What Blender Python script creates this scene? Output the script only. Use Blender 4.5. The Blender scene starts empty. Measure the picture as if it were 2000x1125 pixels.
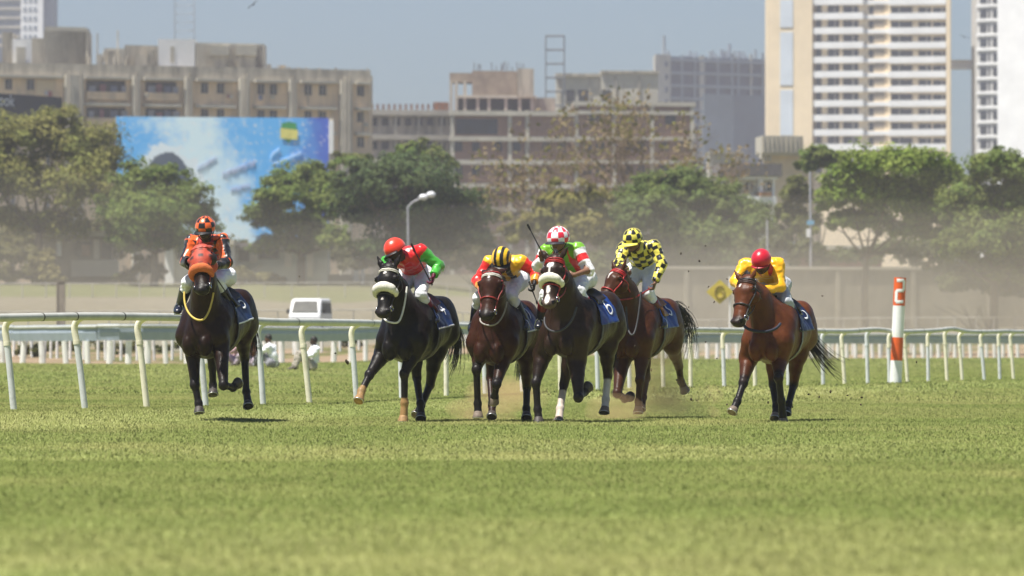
import bpy, bmesh, math, random
import numpy as np
from mathutils import Vector, Matrix, noise as mnoise

# ------------------------------------------------------------------ camera
CAMZ = 0.76
FPX = 11111.0          # focal length in pixels of the 2000 px wide photograph
HORIZ = 681.0          # eye level in the photograph
scene = bpy.context.scene
cam_d = bpy.data.cameras.new('camera')
cam = bpy.data.objects.new('camera', cam_d)
scene.collection.objects.link(cam)
scene.camera = cam
cam_d.sensor_width = 36.0
cam_d.lens = 36.0 * FPX / 2000.0
cam_d.clip_start = 0.5
cam_d.clip_end = 9000.0
cam.location = (0, 0, CAMZ)
cam.rotation_euler = (math.radians(90) + math.atan((HORIZ - 562.5) / FPX), 0, 0)
cam_d.dof.use_dof = True
cam_d.dof.focus_distance = 70.0
cam_d.dof.aperture_fstop = 3.9

# ------------------------------------------------------------------ light
SUN = Vector((-0.31, -0.20, 0.93)).normalized()       # direction towards the sun
SUN_EL = math.asin(SUN.z)
SUN_AZ = math.atan2(SUN.x, SUN.y)                      # clockwise from +Y
world = bpy.data.worlds.new('World')
scene.world = world
world.use_nodes = True
wn = world.node_tree
bg = wn.nodes['Background']
sky = wn.nodes.new('ShaderNodeTexSky')
sky.sky_type = 'NISHITA'
sky.sun_disc = False
sky.sun_elevation = SUN_EL
sky.sun_rotation = SUN_AZ
sky.altitude = 10
sky.air_density = 0.95
sky.dust_density = 1.0
sky.ozone_density = 8.5
wn.links.new(sky.outputs[0], bg.inputs[0])
bg.inputs[1].default_value = 0.053
sun_d = bpy.data.lights.new('sun', 'SUN')
sun_d.energy = 5.0
sun_d.angle = math.radians(0.5)
sun_d.color = (1.0, 0.95, 0.87)
sun = bpy.data.objects.new('sun', sun_d)
scene.collection.objects.link(sun)
sun.rotation_euler = SUN.to_track_quat('Z', 'Y').to_euler()
sun.location = SUN * 50

vs = scene.view_settings
vs.view_transform = 'Standard'
vs.look = 'None'
vs.exposure = 0.84
vs.gamma = 1.0
scene.cycles.use_denoising = True
scene.cycles.max_bounces = 6
scene.cycles.diffuse_bounces = 3
scene.cycles.transparent_max_bounces = 8
scene.cycles.volume_bounces = 1
scene.cycles.use_adaptive_sampling = True
# ------------------------------------------------------------------ helpers
COL = scene.collection
RNG = np.random.default_rng(7)
random.seed(7)

def tag(o, label=None, cat=None, group=None, kind=None):
    if label: o['label'] = label
    if cat: o['category'] = cat
    if group: o['group'] = group
    if kind: o['kind'] = kind
    return o

def empty(name, loc=(0, 0, 0), rz=0.0):
    o = bpy.data.objects.new(name, None)
    COL.objects.link(o)
    o.location = loc
    o.rotation_euler = (0, 0, rz)
    o.empty_display_size = 0.3
    return o

def link_mesh(name, me, mat, parent=None, smooth=True):
    o = bpy.data.objects.new(name, me)
    COL.objects.link(o)
    if mat is not None and len(me.materials) == 0:
        me.materials.append(mat)
    if parent is not None:
        o.parent = parent
    if len(me.polygons):
        me.polygons.foreach_set('use_smooth', np.full(len(me.polygons), bool(smooth)))
    return o

def mesh_np(name, V, F, mat=None, parent=None, smooth=True, col=None):
    """V (n,3); F (m,3|4) int array or list of arrays"""
    me = bpy.data.meshes.new(name)
    V = np.asarray(V, np.float32)
    F = [np.asarray(f, np.int32) for f in (F if isinstance(F, list) else [F]) if len(f)]
    me.vertices.add(len(V))
    me.vertices.foreach_set('co', V.ravel())
    nl = sum(f.size for f in F)
    npoly = sum(len(f) for f in F)
    me.loops.add(nl)
    me.loops.foreach_set('vertex_index', np.concatenate([f.ravel() for f in F]))
    me.polygons.add(npoly)
    sizes = np.concatenate([np.full(len(f), f.shape[1], np.int32) for f in F])
    starts = np.concatenate([[0], np.cumsum(sizes)[:-1]]).astype(np.int32)
    me.polygons.foreach_set('loop_start', starts)
    me.update(calc_edges=True)
    if col is not None:
        a = me.color_attributes.new('Col', 'FLOAT_COLOR', 'POINT')
        c = np.ones((len(V), 4), np.float32)
        c[:, :3] = col
        a.data.foreach_set('color', c.ravel())
    return link_mesh(name, me, mat, parent, smooth)

class MB:
    """collects boxes, tubes and quads into one mesh"""
    def __init__(self):
        self.V = []; self.Q = []; self.T = []; self.n = 0
    def add(self, V, Q=None, T=None):
        V = np.asarray(V, float).reshape(-1, 3)
        self.V.append(V)
        if Q is not None and len(Q): self.Q.append(np.asarray(Q, int).reshape(-1, 4) + self.n)
        if T is not None and len(T): self.T.append(np.asarray(T, int).reshape(-1, 3) + self.n)
        self.n += len(V)
    def box(self, c, s, R=None):
        c = np.asarray(c, float); s = np.asarray(s, float) / 2
        P = np.array([[x, y, z] for x in (-1, 1) for y in (-1, 1) for z in (-1, 1)], float) * s
        if R is not None: P = P @ np.asarray(R, float).T
        self.add(P + c, [[0, 1, 3, 2], [4, 6, 7, 5], [0, 4, 5, 1], [2, 3, 7, 6], [0, 2, 6, 4], [1, 5, 7, 3]])
    def box2(self, a, b):
        a = np.asarray(a, float); b = np.asarray(b, float)
        self.box((a + b) / 2, np.abs(b - a))
    def quad(self, a, b, c, d): self.add([a, b, c, d], [[0, 1, 2, 3]])
    def tube(self, pts, r, n=8, cap=True, up=None, flat=None):
        """swept tube; r scalar or per point; flat = (wide, thick) multipliers"""
        P = np.asarray(pts, float); m = len(P)
        r = np.broadcast_to(np.asarray(r, float), (m,))
        T = np.gradient(P, axis=0); T /= np.linalg.norm(T, axis=1)[:, None] + 1e-12
        u = np.array([0, 0, 1.0]) if up is None else np.asarray(up, float)
        rings = []
        prev = None
        for i in range(m):
            uu = u if np.ndim(u) == 1 else u[i]
            s = np.cross(T[i], uu if prev is None or up is not None else prev)
            if np.linalg.norm(s) < 1e-3: s = np.cross(T[i], [1, 0.1, 0])
            s /= np.linalg.norm(s)
            w = np.cross(s, T[i])
            prev = w
            a = np.linspace(0, 2 * np.pi, n, endpoint=False)
            fw, ft = flat if flat else (1, 1)
            rings.append(P[i] + r[i] * (np.cos(a)[:, None] * s * fw + np.sin(a)[:, None] * w * ft))
        V = np.concatenate(rings)
        Q = []
        for i in range(m - 1):
            for k in range(n):
                Q.append([i * n + k, i * n + (k + 1) % n, (i + 1) * n + (k + 1) % n, (i + 1) * n + k])
        Tt = []
        if cap:
            V = np.concatenate([V, rings[0], rings[-1], P[:1], P[-1:]])
            b0, b1 = m * n, m * n + n
            for k in range(n):
                Tt.append([b1 + n, b0 + (k + 1) % n, b0 + k])
                Tt.append([b1 + n + 1, b1 + k, b1 + (k + 1) % n])
        self.add(V, Q, Tt)
    def lathe(self, prof, c=(0, 0, 0), n=20, axis=None):
        prof = np.asarray(prof, float); c = np.asarray(c, float)
        a = np.linspace(0, 2 * np.pi, n, endpoint=False)
        V = []
        for r, z in prof:
            V.append(np.stack([r * np.cos(a), r * np.sin(a), np.full(n, z)], 1))
        V = np.concatenate(V)
        if axis is not None:
            q = Vector((0, 0, 1)).rotation_difference(Vector(axis)).to_matrix()
            V = V @ np.array(q).T
        Q = []
        for i in range(len(prof) - 1):
            for k in range(n):
                Q.append([i * n + k, i * n + (k + 1) % n, (i + 1) * n + (k + 1) % n, (i + 1) * n + k])
        self.add(V + c, Q)
    def sphere(self, c, r, n=12, m=8):
        r = np.broadcast_to(np.asarray(r, float), (3,))
        V = []
        for i in range(m + 1):
            t = math.pi * i / m
            for k in range(n):
                p = 2 * math.pi * k / n
                V.append([math.sin(t) * math.cos(p), math.sin(t) * math.sin(p), math.cos(t)])
        Q = []
        for i in range(m):
            for k in range(n):
                Q.append([i * n + k, (i + 1) * n + k, (i + 1) * n + (k + 1) % n, i * n + (k + 1) % n])
        self.add(np.array(V) * r + np.asarray(c, float), Q)
    def build(self, name, mat, parent=None, smooth=False, col=None):
        V = np.concatenate(self.V)
        F = []
        if self.Q: F.append(np.concatenate(self.Q))
        if self.T: F.append(np.concatenate(self.T))
        return mesh_np(name, V, F, mat, parent, smooth, col)

# ---- points of the photograph -> places in the world
def at(u, v, Y):
    return np.array([(u - 1000.0) / FPX * Y, Y, CAMZ + (HORIZ - v) / FPX * Y])

# ---- value noise
def vnoise(P, seed=0):
    P = np.asarray(P, float)
    i = np.floor(P).astype(np.int64); f = P - i
    f = f * f * (3 - 2 * f)
    def h(ix, iy, iz):
        n = (ix * 374761393 + iy * 668265263 + iz * 2147483647 + seed * 974711) & 0xffffffff
        n = ((n ^ (n >> 13)) * 1274126177) & 0xffffffff
        return ((n ^ (n >> 16)) & 0xffff) / 65535.0
    r = 0
    for dx in (0, 1):
        for dy in (0, 1):
            for dz in (0, 1):
                w = np.abs(1 - dx - f[:, 0]) * np.abs(1 - dy - f[:, 1]) * np.abs(1 - dz - f[:, 2])
                r = r + w * h(i[:, 0] + dx, i[:, 1] + dy, i[:, 2] + dz)
    return r

# ------------------------------------------------------------------ signed-distance modelling
def unit(v):
    v = np.asarray(v, float)
    return v / (np.linalg.norm(v) + 1e-12)

def ecap(a, b, ra, rb, up=(0, 0, 1), k=None):
    """tapered limb with elliptic section: radii (side, up)"""
    ra = np.broadcast_to(np.asarray(ra, float), (2,)); rb = np.broadcast_to(np.asarray(rb, float), (2,))
    a = np.asarray(a, float); b = np.asarray(b, float)
    L = np.linalg.norm(b - a)
    if L < 1e-6: b = a + np.array([1e-4, 0, 0]); L = 1e-4
    d = (b - a) / L
    s = np.cross(d, np.asarray(up, float))
    if np.linalg.norm(s) < 1e-2: s = np.cross(d, [1, 0, 0.01])
    s = unit(s); w = np.cross(s, d)
    return dict(a=a, b=b, L=L, d=d, s=s, w=w, ra=ra, rb=rb, k=k)

def ball(c, r, k=None):
    r = np.broadcast_to(np.asarray(r, float), (3,))
    return dict(c=np.asarray(c, float), r=r, k=k, R=None)

def oball(c, r, R, k=None):
    b = ball(c, r, k); b['R'] = np.asarray(R, float); return b

def pdist(p, P):
    if 'c' in p:
        q = P - p['c']
        if p['R'] is not None: q = q @ p['R']
        r = p['r']
        k0 = np.sqrt(((q / r) ** 2).sum(-1)); k1 = np.sqrt(((q / (r * r)) ** 2).sum(-1))
        return k0 * (k0 - 1.0) / (k1 + 1e-9)
    q = P - p['a']
    al = q @ p['d']
    t = np.clip(al / p['L'], 0, 1)
    rs = p['ra'][0] + (p['rb'][0] - p['ra'][0]) * t
    ru = p['ra'][1] + (p['rb'][1] - p['ra'][1]) * t
    qs = q @ p['s']; qu = q @ p['w']; qa = al - t * p['L']
    rm = (rs + ru) * 0.5
    k0 = np.sqrt((qs / rs) ** 2 + (qu / ru) ** 2 + (qa / rm) ** 2)
    k1 = np.sqrt((qs / rs ** 2) ** 2 + (qu / ru ** 2) ** 2 + (qa / rm ** 2) ** 2)
    return np.where(k1 > 1e-6, k0 * (k0 - 1.0) / (k1 + 1e-9), -np.minimum(rs, ru))

def pbox(p):
    if 'c' in p:
        m = p['r'].max(); return p['c'] - m, p['c'] + m
    m = max(p['ra'].max(), p['rb'].max())
    return np.minimum(p['a'], p['b']) - m, np.maximum(p['a'], p['b']) + m

class Field:
    def __init__(self, prims, h=0.012, k=0.04, pad=0.03, cuts=()):
        lo = np.min([pbox(p)[0] for p in prims], 0) - pad
        hi = np.max([pbox(p)[1] for p in prims], 0) + pad
        n = np.ceil((hi - lo) / h).astype(int) + 2
        self.lo, self.h, self.n = lo, h, n
        ax = [lo[i] + h * np.arange(n[i]) for i in range(3)]
        F = np.full(n, 1.0, np.float32)
        for p in prims:
            kk = p['k'] if p['k'] is not None else k
            a, b = pbox(p)
            i0 = np.maximum(np.floor((a - kk - 2 * h - lo) / h).astype(int), 0)
            i1 = np.minimum(np.ceil((b + kk + 2 * h - lo) / h).astype(int) + 1, n)
            sl = tuple(slice(i0[i], i1[i]) for i in range(3))
            G = np.stack(np.meshgrid(ax[0][sl[0]], ax[1][sl[1]], ax[2][sl[2]], indexing='ij'), -1)
            d = pdist(p, G)
            f = F[sl]
            hh = np.clip(0.5 + 0.5 * (f - d) / kk, 0, 1)
            F[sl] = f * (1 - hh) + d * hh - kk * hh * (1 - hh)
        for fn in cuts:
            G = np.stack(np.meshgrid(*ax, indexing='ij'), -1)
            F = np.maximum(F, fn(G).astype(np.float32))
        self.F = F
    def sample(self, P):
        q = (np.asarray(P, float) - self.lo) / self.h
        q = np.clip(q, 0, np.array(self.n) - 1.001)
        i = q.astype(int); f = q - i
        r = 0
        for dx in (0, 1):
            for dy in (0, 1):
                for dz in (0, 1):
                    w = np.abs(1 - dx - f[..., 0]) * np.abs(1 - dy - f[..., 1]) * np.abs(1 - dz - f[..., 2])
                    r = r + w * self.F[i[..., 0] + dx, i[..., 1] + dy, i[..., 2] + dz]
        return r
    def out(self, c, d, off=0.0, rmax=0.8, rmin=0.0):
        """walk from inside point(s) c along d to the outermost crossing within rmax, plus off"""
        c = np.asarray(c, float); d = np.asarray(d, float)
        d = d / np.linalg.norm(d, axis=-1, keepdims=True)
        ts = np.arange(rmin, rmax, self.h * 0.5)
        res = np.full(c.shape[:-1], rmin)
        done = np.zeros(c.shape[:-1], bool)
        for t in ts:
            ins = self.sample(c + d * t) < 0
            res = np.where(~done & ins, t, res)
            done |= ~ins
        return c + d * (res + self.h * 0.5 + off)[..., None]
    def mesh(self, smooth=2):
        F = self.F; n = F.shape
        S = F < 0
        nc = (n[0] - 1, n[1] - 1, n[2] - 1)
        acc = np.zeros(nc + (3,), np.float32); cnt = np.zeros(nc, np.float32)
        def sub(A, o): return A[o[0]:o[0] + nc[0], o[1]:o[1] + nc[1], o[2]:o[2] + nc[2]]
        for axis in range(3):
            o1 = [a for a in range(3) if a != axis]
            for u in (0, 1):
                for w in (0, 1):
                    o = [0, 0, 0]; o[o1[0]] = u; o[o1[1]] = w
                    e = list(o); e[axis] = 1
                    fa, fb = sub(F, o), sub(F, e)
                    m = (fa < 0) != (fb < 0)
                    t = np.where(m, fa / np.where(m, fa - fb, 1), 0)
                    cnt += m
                    acc[..., axis] += np.where(m, t, 0)
                    acc[..., o1[0]] += np.where(m, u, 0)
                    acc[..., o1[1]] += np.where(m, w, 0)
        act = cnt > 0
        idx = np.full(nc, -1, np.int64)
        idx[act] = np.arange(act.sum())
        ijk = np.argwhere(act)
        V = self.lo + self.h * (ijk + acc[act] / cnt[act][:, None])
        quads = []
        for axis in range(3):
            a, b = [(1, 2), (2, 0), (0, 1)][axis]
            s0 = [slice(None)] * 3; s1 = [slice(None)] * 3
            s0[axis] = slice(0, n[axis] - 1); s1[axis] = slice(1, n[axis])
            A, B = S[tuple(s0)], S[tuple(s1)]
            for sgn in (0, 1):
                m = (A & ~B) if sgn == 0 else (~A & B)
                e = np.argwhere(m)
                ok = (e[:, a] > 0) & (e[:, b] > 0) & (e[:, a] < n[a] - 1) & (e[:, b] < n[b] - 1)
                e = e[ok]
                if not len(e): continue
                def cell(da, db):
                    c = e.copy(); c[:, a] += da; c[:, b] += db
                    return idx[c[:, 0], c[:, 1], c[:, 2]]
                q = np.stack([cell(-1, -1), cell(0, -1), cell(0, 0), cell(-1, 0)], 1)
                if sgn: q = q[:, ::-1]
                quads.append(q)
        Q = np.concatenate(quads)
        Q = Q[(Q >= 0).all(1)]
        for it in range(smooth):
            V = lap(V, Q, 0.55)
            V = lap(V, Q, -0.3)
        return V, Q

def lap(V, Q, w):
    e = np.concatenate([Q[:, [i, (i + 1) % 4]] for i in range(4)])
    s = np.zeros_like(V); c = np.bincount(e[:, 0], minlength=len(V)) + np.bincount(e[:, 1], minlength=len(V))
    for k in range(3):
        s[:, k] = np.bincount(e[:, 0], V[e[:, 1], k], len(V)) + np.bincount(e[:, 1], V[e[:, 0], k], len(V))
    return V + w * (s / np.maximum(c, 1)[:, None] - V)

def vnormals(V, Q):
    fn = np.cross(V[Q[:, 2]] - V[Q[:, 0]], V[Q[:, 3]] - V[Q[:, 1]])
    N = np.zeros_like(V)
    for i in range(4):
        for k in range(3):
            N[:, k] += np.bincount(Q[:, i], fn[:, k], len(V))
    return N / (np.linalg.norm(N, axis=1)[:, None] + 1e-12)

def mind(prims, P):
    return np.min([pdist(p, P) for p in prims], 0)

def sm(x, a, b):
    t = np.clip((x - a) / (b - a), 0, 1)
    return t * t * (3 - 2 * t)

def spline(pts, n=24):
    """Catmull-Rom through the points"""
    P = np.asarray(pts, float)
    P = np.concatenate([[2 * P[0] - P[1]], P, [2 * P[-1] - P[-2]]])
    out = []
    m = len(P) - 3
    for j in range(n):
        s = j / (n - 1) * m; i = min(int(s), m - 1); t = s - i
        p0, p1, p2, p3 = P[i:i + 4]
        out.append(0.5 * (2 * p1 + (p2 - p0) * t + (2 * p0 - 5 * p1 + 4 * p2 - p3) * t * t + (3 * p1 - p0 - 3 * p2 + p3) * t ** 3))
    return np.array(out)

# ------------------------------------------------------------------ materials
MATS = {}
def nodes_of(m):
    m.use_nodes = True
    return m.node_tree.nodes, m.node_tree.links, m.node_tree.nodes['Principled BSDF']

def mat(name, col, rough=0.6, var=0.15, scale=6.0, metal=0.0, col2=None, bump=0.0, spec=0.4, coord='Object', detail=4.0, stretch=None, thr=None, bumpscale=None):
    """plain procedural material: base colour broken up by noise"""
    if name in MATS: return MATS[name]
    m = bpy.data.materials.new(name); MATS[name] = m
    N, L, B = nodes_of(m)
    B.inputs['Roughness'].default_value = rough
    B.inputs['Metallic'].default_value = metal
    B.inputs['Specular IOR Level'].default_value = spec
    tc = N.new('ShaderNodeTexCoord')
    src = tc.outputs[coord]
    if stretch:
        mp = N.new('ShaderNodeMapping'); mp.inputs['Scale'].default_value = stretch
        L.new(src, mp.inputs[0]); src = mp.outputs[0]
    nz = N.new('ShaderNodeTexNoise')
    nz.inputs['Scale'].default_value = scale; nz.inputs['Detail'].default_value = detail
    nz.inputs['Roughness'].default_value = 0.65
    L.new(src, nz.inputs['Vector'])
    rp = N.new('ShaderNodeValToRGB')
    c = np.array(col[:3])
    c2 = np.array(col2[:3]) if col2 is not None else c * (1 - 2 * var)
    lo, hi = thr if thr else (0.3, 0.7)
    rp.color_ramp.elements[0].position = lo; rp.color_ramp.elements[1].position = hi
    rp.color_ramp.elements[0].color = (*c2, 1)
    rp.color_ramp.elements[1].color = (*(c * (1 + var * 0.5) if col2 is None else c), 1)
    L.new(nz.outputs[0], rp.inputs[0])
    L.new(rp.outputs[0], B.inputs['Base Color'])
    if bump:
        bp = N.new('ShaderNodeBump'); bp.inputs['Strength'].default_value = bump
        bp.inputs['Distance'].default_value = 0.02
        if bumpscale:
            n2 = N.new('ShaderNodeTexNoise'); n2.inputs['Scale'].default_value = bumpscale
            L.new(src, n2.inputs['Vector']); L.new(n2.outputs[0], bp.inputs['Height'])
        else:
            L.new(nz.outputs[0], bp.inputs['Height'])
        L.new(bp.outputs[0], B.inputs['Normal'])
    return m

def vcol_mat(name, rough=0.5, sheen=0.0, coat=0.0, var=0.12, scale=30.0, spec=0.5, bump=0.0, bscale=60.0, trans=0.0, aniso=0.0):
    """material that takes its base colour from the mesh's own colour pattern"""
    if name in MATS: return MATS[name]
    m = bpy.data.materials.new(name); MATS[name] = m
    N, L, B = nodes_of(m)
    B.inputs['Roughness'].default_value = rough
    B.inputs['Specular IOR Level'].default_value = spec
    B.inputs['Sheen Weight'].default_value = sheen
    B.inputs['Sheen Roughness'].default_value = 0.4
    B.inputs['Coat Weight'].default_value = coat
    B.inputs['Coat Roughness'].default_value = 0.25
    a = N.new('ShaderNodeVertexColor'); a.layer_name = 'Col'
    tc = N.new('ShaderNodeTexCoord')
    nz = N.new('ShaderNodeTexNoise'); nz.inputs['Scale'].default_value = scale; nz.inputs['Detail'].default_value = 5
    L.new(tc.outputs['Object'], nz.inputs['Vector'])
    mr = N.new('ShaderNodeMapRange')
    mr.inputs['From Min'].default_value = 0.25; mr.inputs['From Max'].default_value = 0.75
    mr.inputs['To Min'].default_value = 1 - var; mr.inputs['To Max'].default_value = 1 + var
    L.new(nz.outputs[0], mr.inputs[0])
    mx = N.new('ShaderNodeVectorMath'); mx.operation = 'SCALE'
    L.new(a.outputs[0], mx.inputs[0]); L.new(mr.outputs[0], mx.inputs['Scale'])
    L.new(mx.outputs[0], B.inputs['Base Color'])
    if bump:
        n2 = N.new('ShaderNodeTexNoise'); n2.inputs['Scale'].default_value = bscale; n2.inputs['Detail'].default_value = 3
        L.new(tc.outputs['Object'], n2.inputs['Vector'])
        bp = N.new('ShaderNodeBump'); bp.inputs['Strength'].default_value = bump; bp.inputs['Distance'].default_value = 0.01
        L.new(n2.outputs[0], bp.inputs['Height']); L.new(bp.outputs[0], B.inputs['Normal'])
    if trans:
        tr = N.new('ShaderNodeBsdfTranslucent'); L.new(mx.outputs[0], tr.inputs[0])
        ms = N.new('ShaderNodeMixShader'); ms.inputs[0].default_value = trans
        L.new(B.outputs[0], ms.inputs[1]); L.new(tr.outputs[0], ms.inputs[2])
        L.new(ms.outputs[0], N['Material Output'].inputs['Surface'])
    return m
# ------------------------------------------------------------------ lie of the land
# feet of the near running rail, read along its length: (u, v of foot, v of rail top, distance)
RAILPTS = [(-112, 803, 614, 69.2), (28, 800, 612, 70.5), (167, 796, 610, 72), (288, 797, 611, 73.5), (403, 793, 614, 75.5), (515, 793, 621, 77.5),
           (606, 792, 622, 79.5), (697, 783, 624, 83.5), (785, 780, 627, 87), (872, 777, 630, 91), (948, 775, 632, 94.5),
           (1021, 770, 634, 98), (1095, 768, 636, 101), (1168, 767, 637, 104), (1230, 766, 638, 106.5), (1296, 765, 640, 109),
           (1349, 760, 639, 111), (1415, 761, 640, 113), (1475, 758, 641, 114.5), (1540, 757, 641, 116), (1608, 757, 642, 118.5),
           (1650, 752, 642, 121), (1695, 751, 639, 123.5), (1737, 751, 643, 126), (1773, 746, 643, 128), (1813, 747, 641, 130),
           (1850, 743, 638, 132), (1880, 744, 643, 134), (1923, 743, 644, 136), (1953, 742, 643, 138), (1980, 742, 644, 140), (2012, 741, 643, 142)]
_rx = np.array([(u - 1000) / FPX * Y for u, _, _, Y in RAILPTS])
_ry = np.array([p[3] for p in RAILPTS])
# the outer fence beyond the turf: (u, v of foot, distance)
FENCEPTS = [(-90, 697, 184), (70, 705, 170), (187, 711, 163), (350, 716, 165), (600, 712, 180), (870, 708, 200),
            (1200, 702, 230), (1600, 699, 255), (2080, 696, 275)]
_fx = np.array([(u - 1000) / FPX * Y for u, _, Y in FENCEPTS])
_fy = np.array([p[2] for p in FENCEPTS])

def rail_y(X): return np.interp(X, _rx, _ry)
def fence_y(X): return np.interp(X, _fx, _fy)

def gz(X, Y):
    X = np.asarray(X, float); Y = np.asarray(Y, float)
    d = (rail_y(X) - Y) * 0.33                     # metres in front of the running rail
    z = -0.13 * sm(d, 0.6, 3.6)
    yf = fence_y(X)
    b = Y - yf
    z = z + 0.30 * sm(b, -45, -3)
    u = X / np.maximum(Y, 1) * FPX + 1000
    left = np.interp(Y, [0, 185, 200, 258, 320, 400, 520, 5000], [0, 0, .25, 1.1, 2.8, 5.0, 5.2, 5.2])
    right = np.interp(Y, [0, 275, 330, 331, 400, 5000], [0, 0, 1.65, 1.7, 1.9, 2.2])
    t = sm(u, 800, 1350)
    return z + left * (1 - t) + right * t
# ------------------------------------------------------------------ ground and turf
def ground_colour(X, Y):
    P = np.stack([X, Y, np.zeros_like(X)], 1)
    n1 = vnoise(P * .16, 1); n2 = vnoise(P * .55, 2); n3 = vnoise(P * np.array([1.4, .35, 1]), 4)
    g1, g2, straw = np.array([.190, .224, .066]), np.array([.230, .248, .084]), np.array([.320, .285, .122])
    t = sm(n1 * .6 + n2 * .4, .3, .7)[:, None]
    C = g1 * (1 - t) + g2 * t
    w = sm(n3 * .5 + n1 * .25 + n2 * .25, .50, .80)[:, None] * .26
    C = C * (1 - w) + straw * w
    far = sm(Y, 85, 150)[:, None] * .35
    C = C * (1 - far) + np.array([.20, .235, .072]) * far
    # beyond the outer fence: bare earth, weeds, sand track, dry bank
    b = Y - fence_y(X) + (n2 - .5) * 3
    dirt = np.array([.25, .185, .12]); weeds = np.array([.11, .11, .04]); sand = np.array([.175, .155, .11]); pale = np.array([.19, .175, .13]); ol = np.array([.13, .125, .07])
    def mix(C, col, lo, hi):
        w = sm(b, lo, hi)[:, None]; return C * (1 - w) + col * w
    C = mix(C, dirt, -1.5, 1.5)
    q = (sm(n3, .45, .6) * sm(b, 14, 20))[:, None]
    C = C * (1 - q) + (weeds * (.6 + .8 * n2[:, None])) * q
    C = mix(C, pale, 38, 48)
    C = mix(C, np.array([.19, .175, .105]), 84, 92)
    C = mix(C, sand, 106, 116)
    C = mix(C, np.array([.13, .135, .06]), 162, 172)
    C = mix(C, ol, 200, 230)
    return C * (.93 + .14 * n2[:, None])

xs = np.unique(np.concatenate([np.linspace(-900, -80, 24), np.arange(-80, -14, 1.5), np.arange(-14, 14, .4), np.arange(14, 81, 1.5), np.linspace(80, 900, 24)]))
ys = np.unique(np.concatenate([np.linspace(-60, 10, 12), np.arange(10, 160, .8), np.arange(160, 460, 2.0), np.linspace(460, 900, 30), np.linspace(900, 6000, 18)]))
GX, GY = np.meshgrid(xs, ys, indexing='ij')
GZ = gz(GX.ravel(), GY.ravel())
nx_, ny_ = len(xs), len(ys)
ii = np.arange(nx_ * ny_).reshape(nx_, ny_)
gq = np.stack([ii[:-1, :-1], ii[1:, :-1], ii[1:, 1:], ii[:-1, 1:]], -1).reshape(-1, 4)
gV = np.stack([GX.ravel(), GY.ravel(), GZ], 1)
gcol = ground_colour(GX.ravel(), GY.ravel())
go = mesh_np('ground', gV, gq, vcol_mat('turf_soil', rough=.95, var=.25, scale=1.3, spec=.1), None, True, gcol)
tag(go, kind='structure')

def grass(name, ymin, ymax, dens, w, hgt, seed, margin=4.5):
    rg = np.random.default_rng(seed)
    # blades in the wedge the photograph looks over, a few metres wider on each side
    A = .5 * .2 * (ymax ** 2 - ymin ** 2) + 2 * margin * (ymax - ymin)
    n = int(A * dens)
    Y = np.sqrt(rg.uniform(ymin ** 2, ymax ** 2, n)); X = rg.uniform(-1, 1, n) * (Y * .1 + margin)
    ok = Y < fence_y(X) + .4
    X, Y = X[ok], Y[ok]; n = len(X)
    P = np.stack([X, Y, np.zeros(n)], 1)
    patch = vnoise(P * .4, seed + 1) * .5 + vnoise(P * 1.5, seed + 2) * .5
    h = hgt * (.78 + .34 * patch) * rg.uniform(.6, 1.35, n)
    az = rg.uniform(-1.1, 1.1, n); ln = rg.normal(0, .45, (n, 2)) * h[:, None]
    ww = w * rg.uniform(.6, 1.4, n)
    Z = gz(X, Y) - .006
    dx, dy = np.cos(az) * ww / 2, np.sin(az) * ww / 2 * .5
    V = np.empty((n, 3, 3), np.float32)
    V[:, 0] = np.stack([X - dx, Y - dy, Z], 1); V[:, 1] = np.stack([X + dx, Y + dy, Z], 1)
    V[:, 2] = np.stack([X + ln[:, 0], Y + ln[:, 1], Z + h], 1)
    C = ground_colour(X, Y)
    dry = (rg.random(n) < .10 + .16 * sm(patch, .5, .75))
    C = C * rg.uniform(.86, 1.18, n)[:, None]
    C[dry] = C[dry] * .45 + np.array([.34, .31, .14]) * .55
    C[:, 1] *= 1.04
    col = np.repeat(C, 3, 0)
    F = np.arange(3 * n).reshape(-1, 3)
    o = mesh_np(name, V.reshape(-1, 3), F, vcol_mat('grass_blade', rough=.7, var=.10, scale=2, spec=.08, trans=.42), None, False, col)
    # blades share the light of the ground they grow on
    nr = np.tile(np.array([0, 0, 1.0]), (3 * n, 1)) + rg.normal(0, .22, (3 * n, 3))
    nr /= np.linalg.norm(nr, axis=1)[:, None]
    o.data.normals_split_custom_set_from_vertices(nr.astype(np.float32))
    tag(o, 'short mown turf grass, green with straw patches', 'grass', kind='stuff')
    return o
gV_ = []
grass('turf_grass', 13, 45, 1250, .009, .024, 21)
grass('turf_grass', 45, 95, 560, .012, .027, 22)
grass('turf_grass', 95, 180, 90, .030, .045, 23, 6)
grass('turf_grass', 180, 280, 42, .05, .05, 24, 6)
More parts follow.
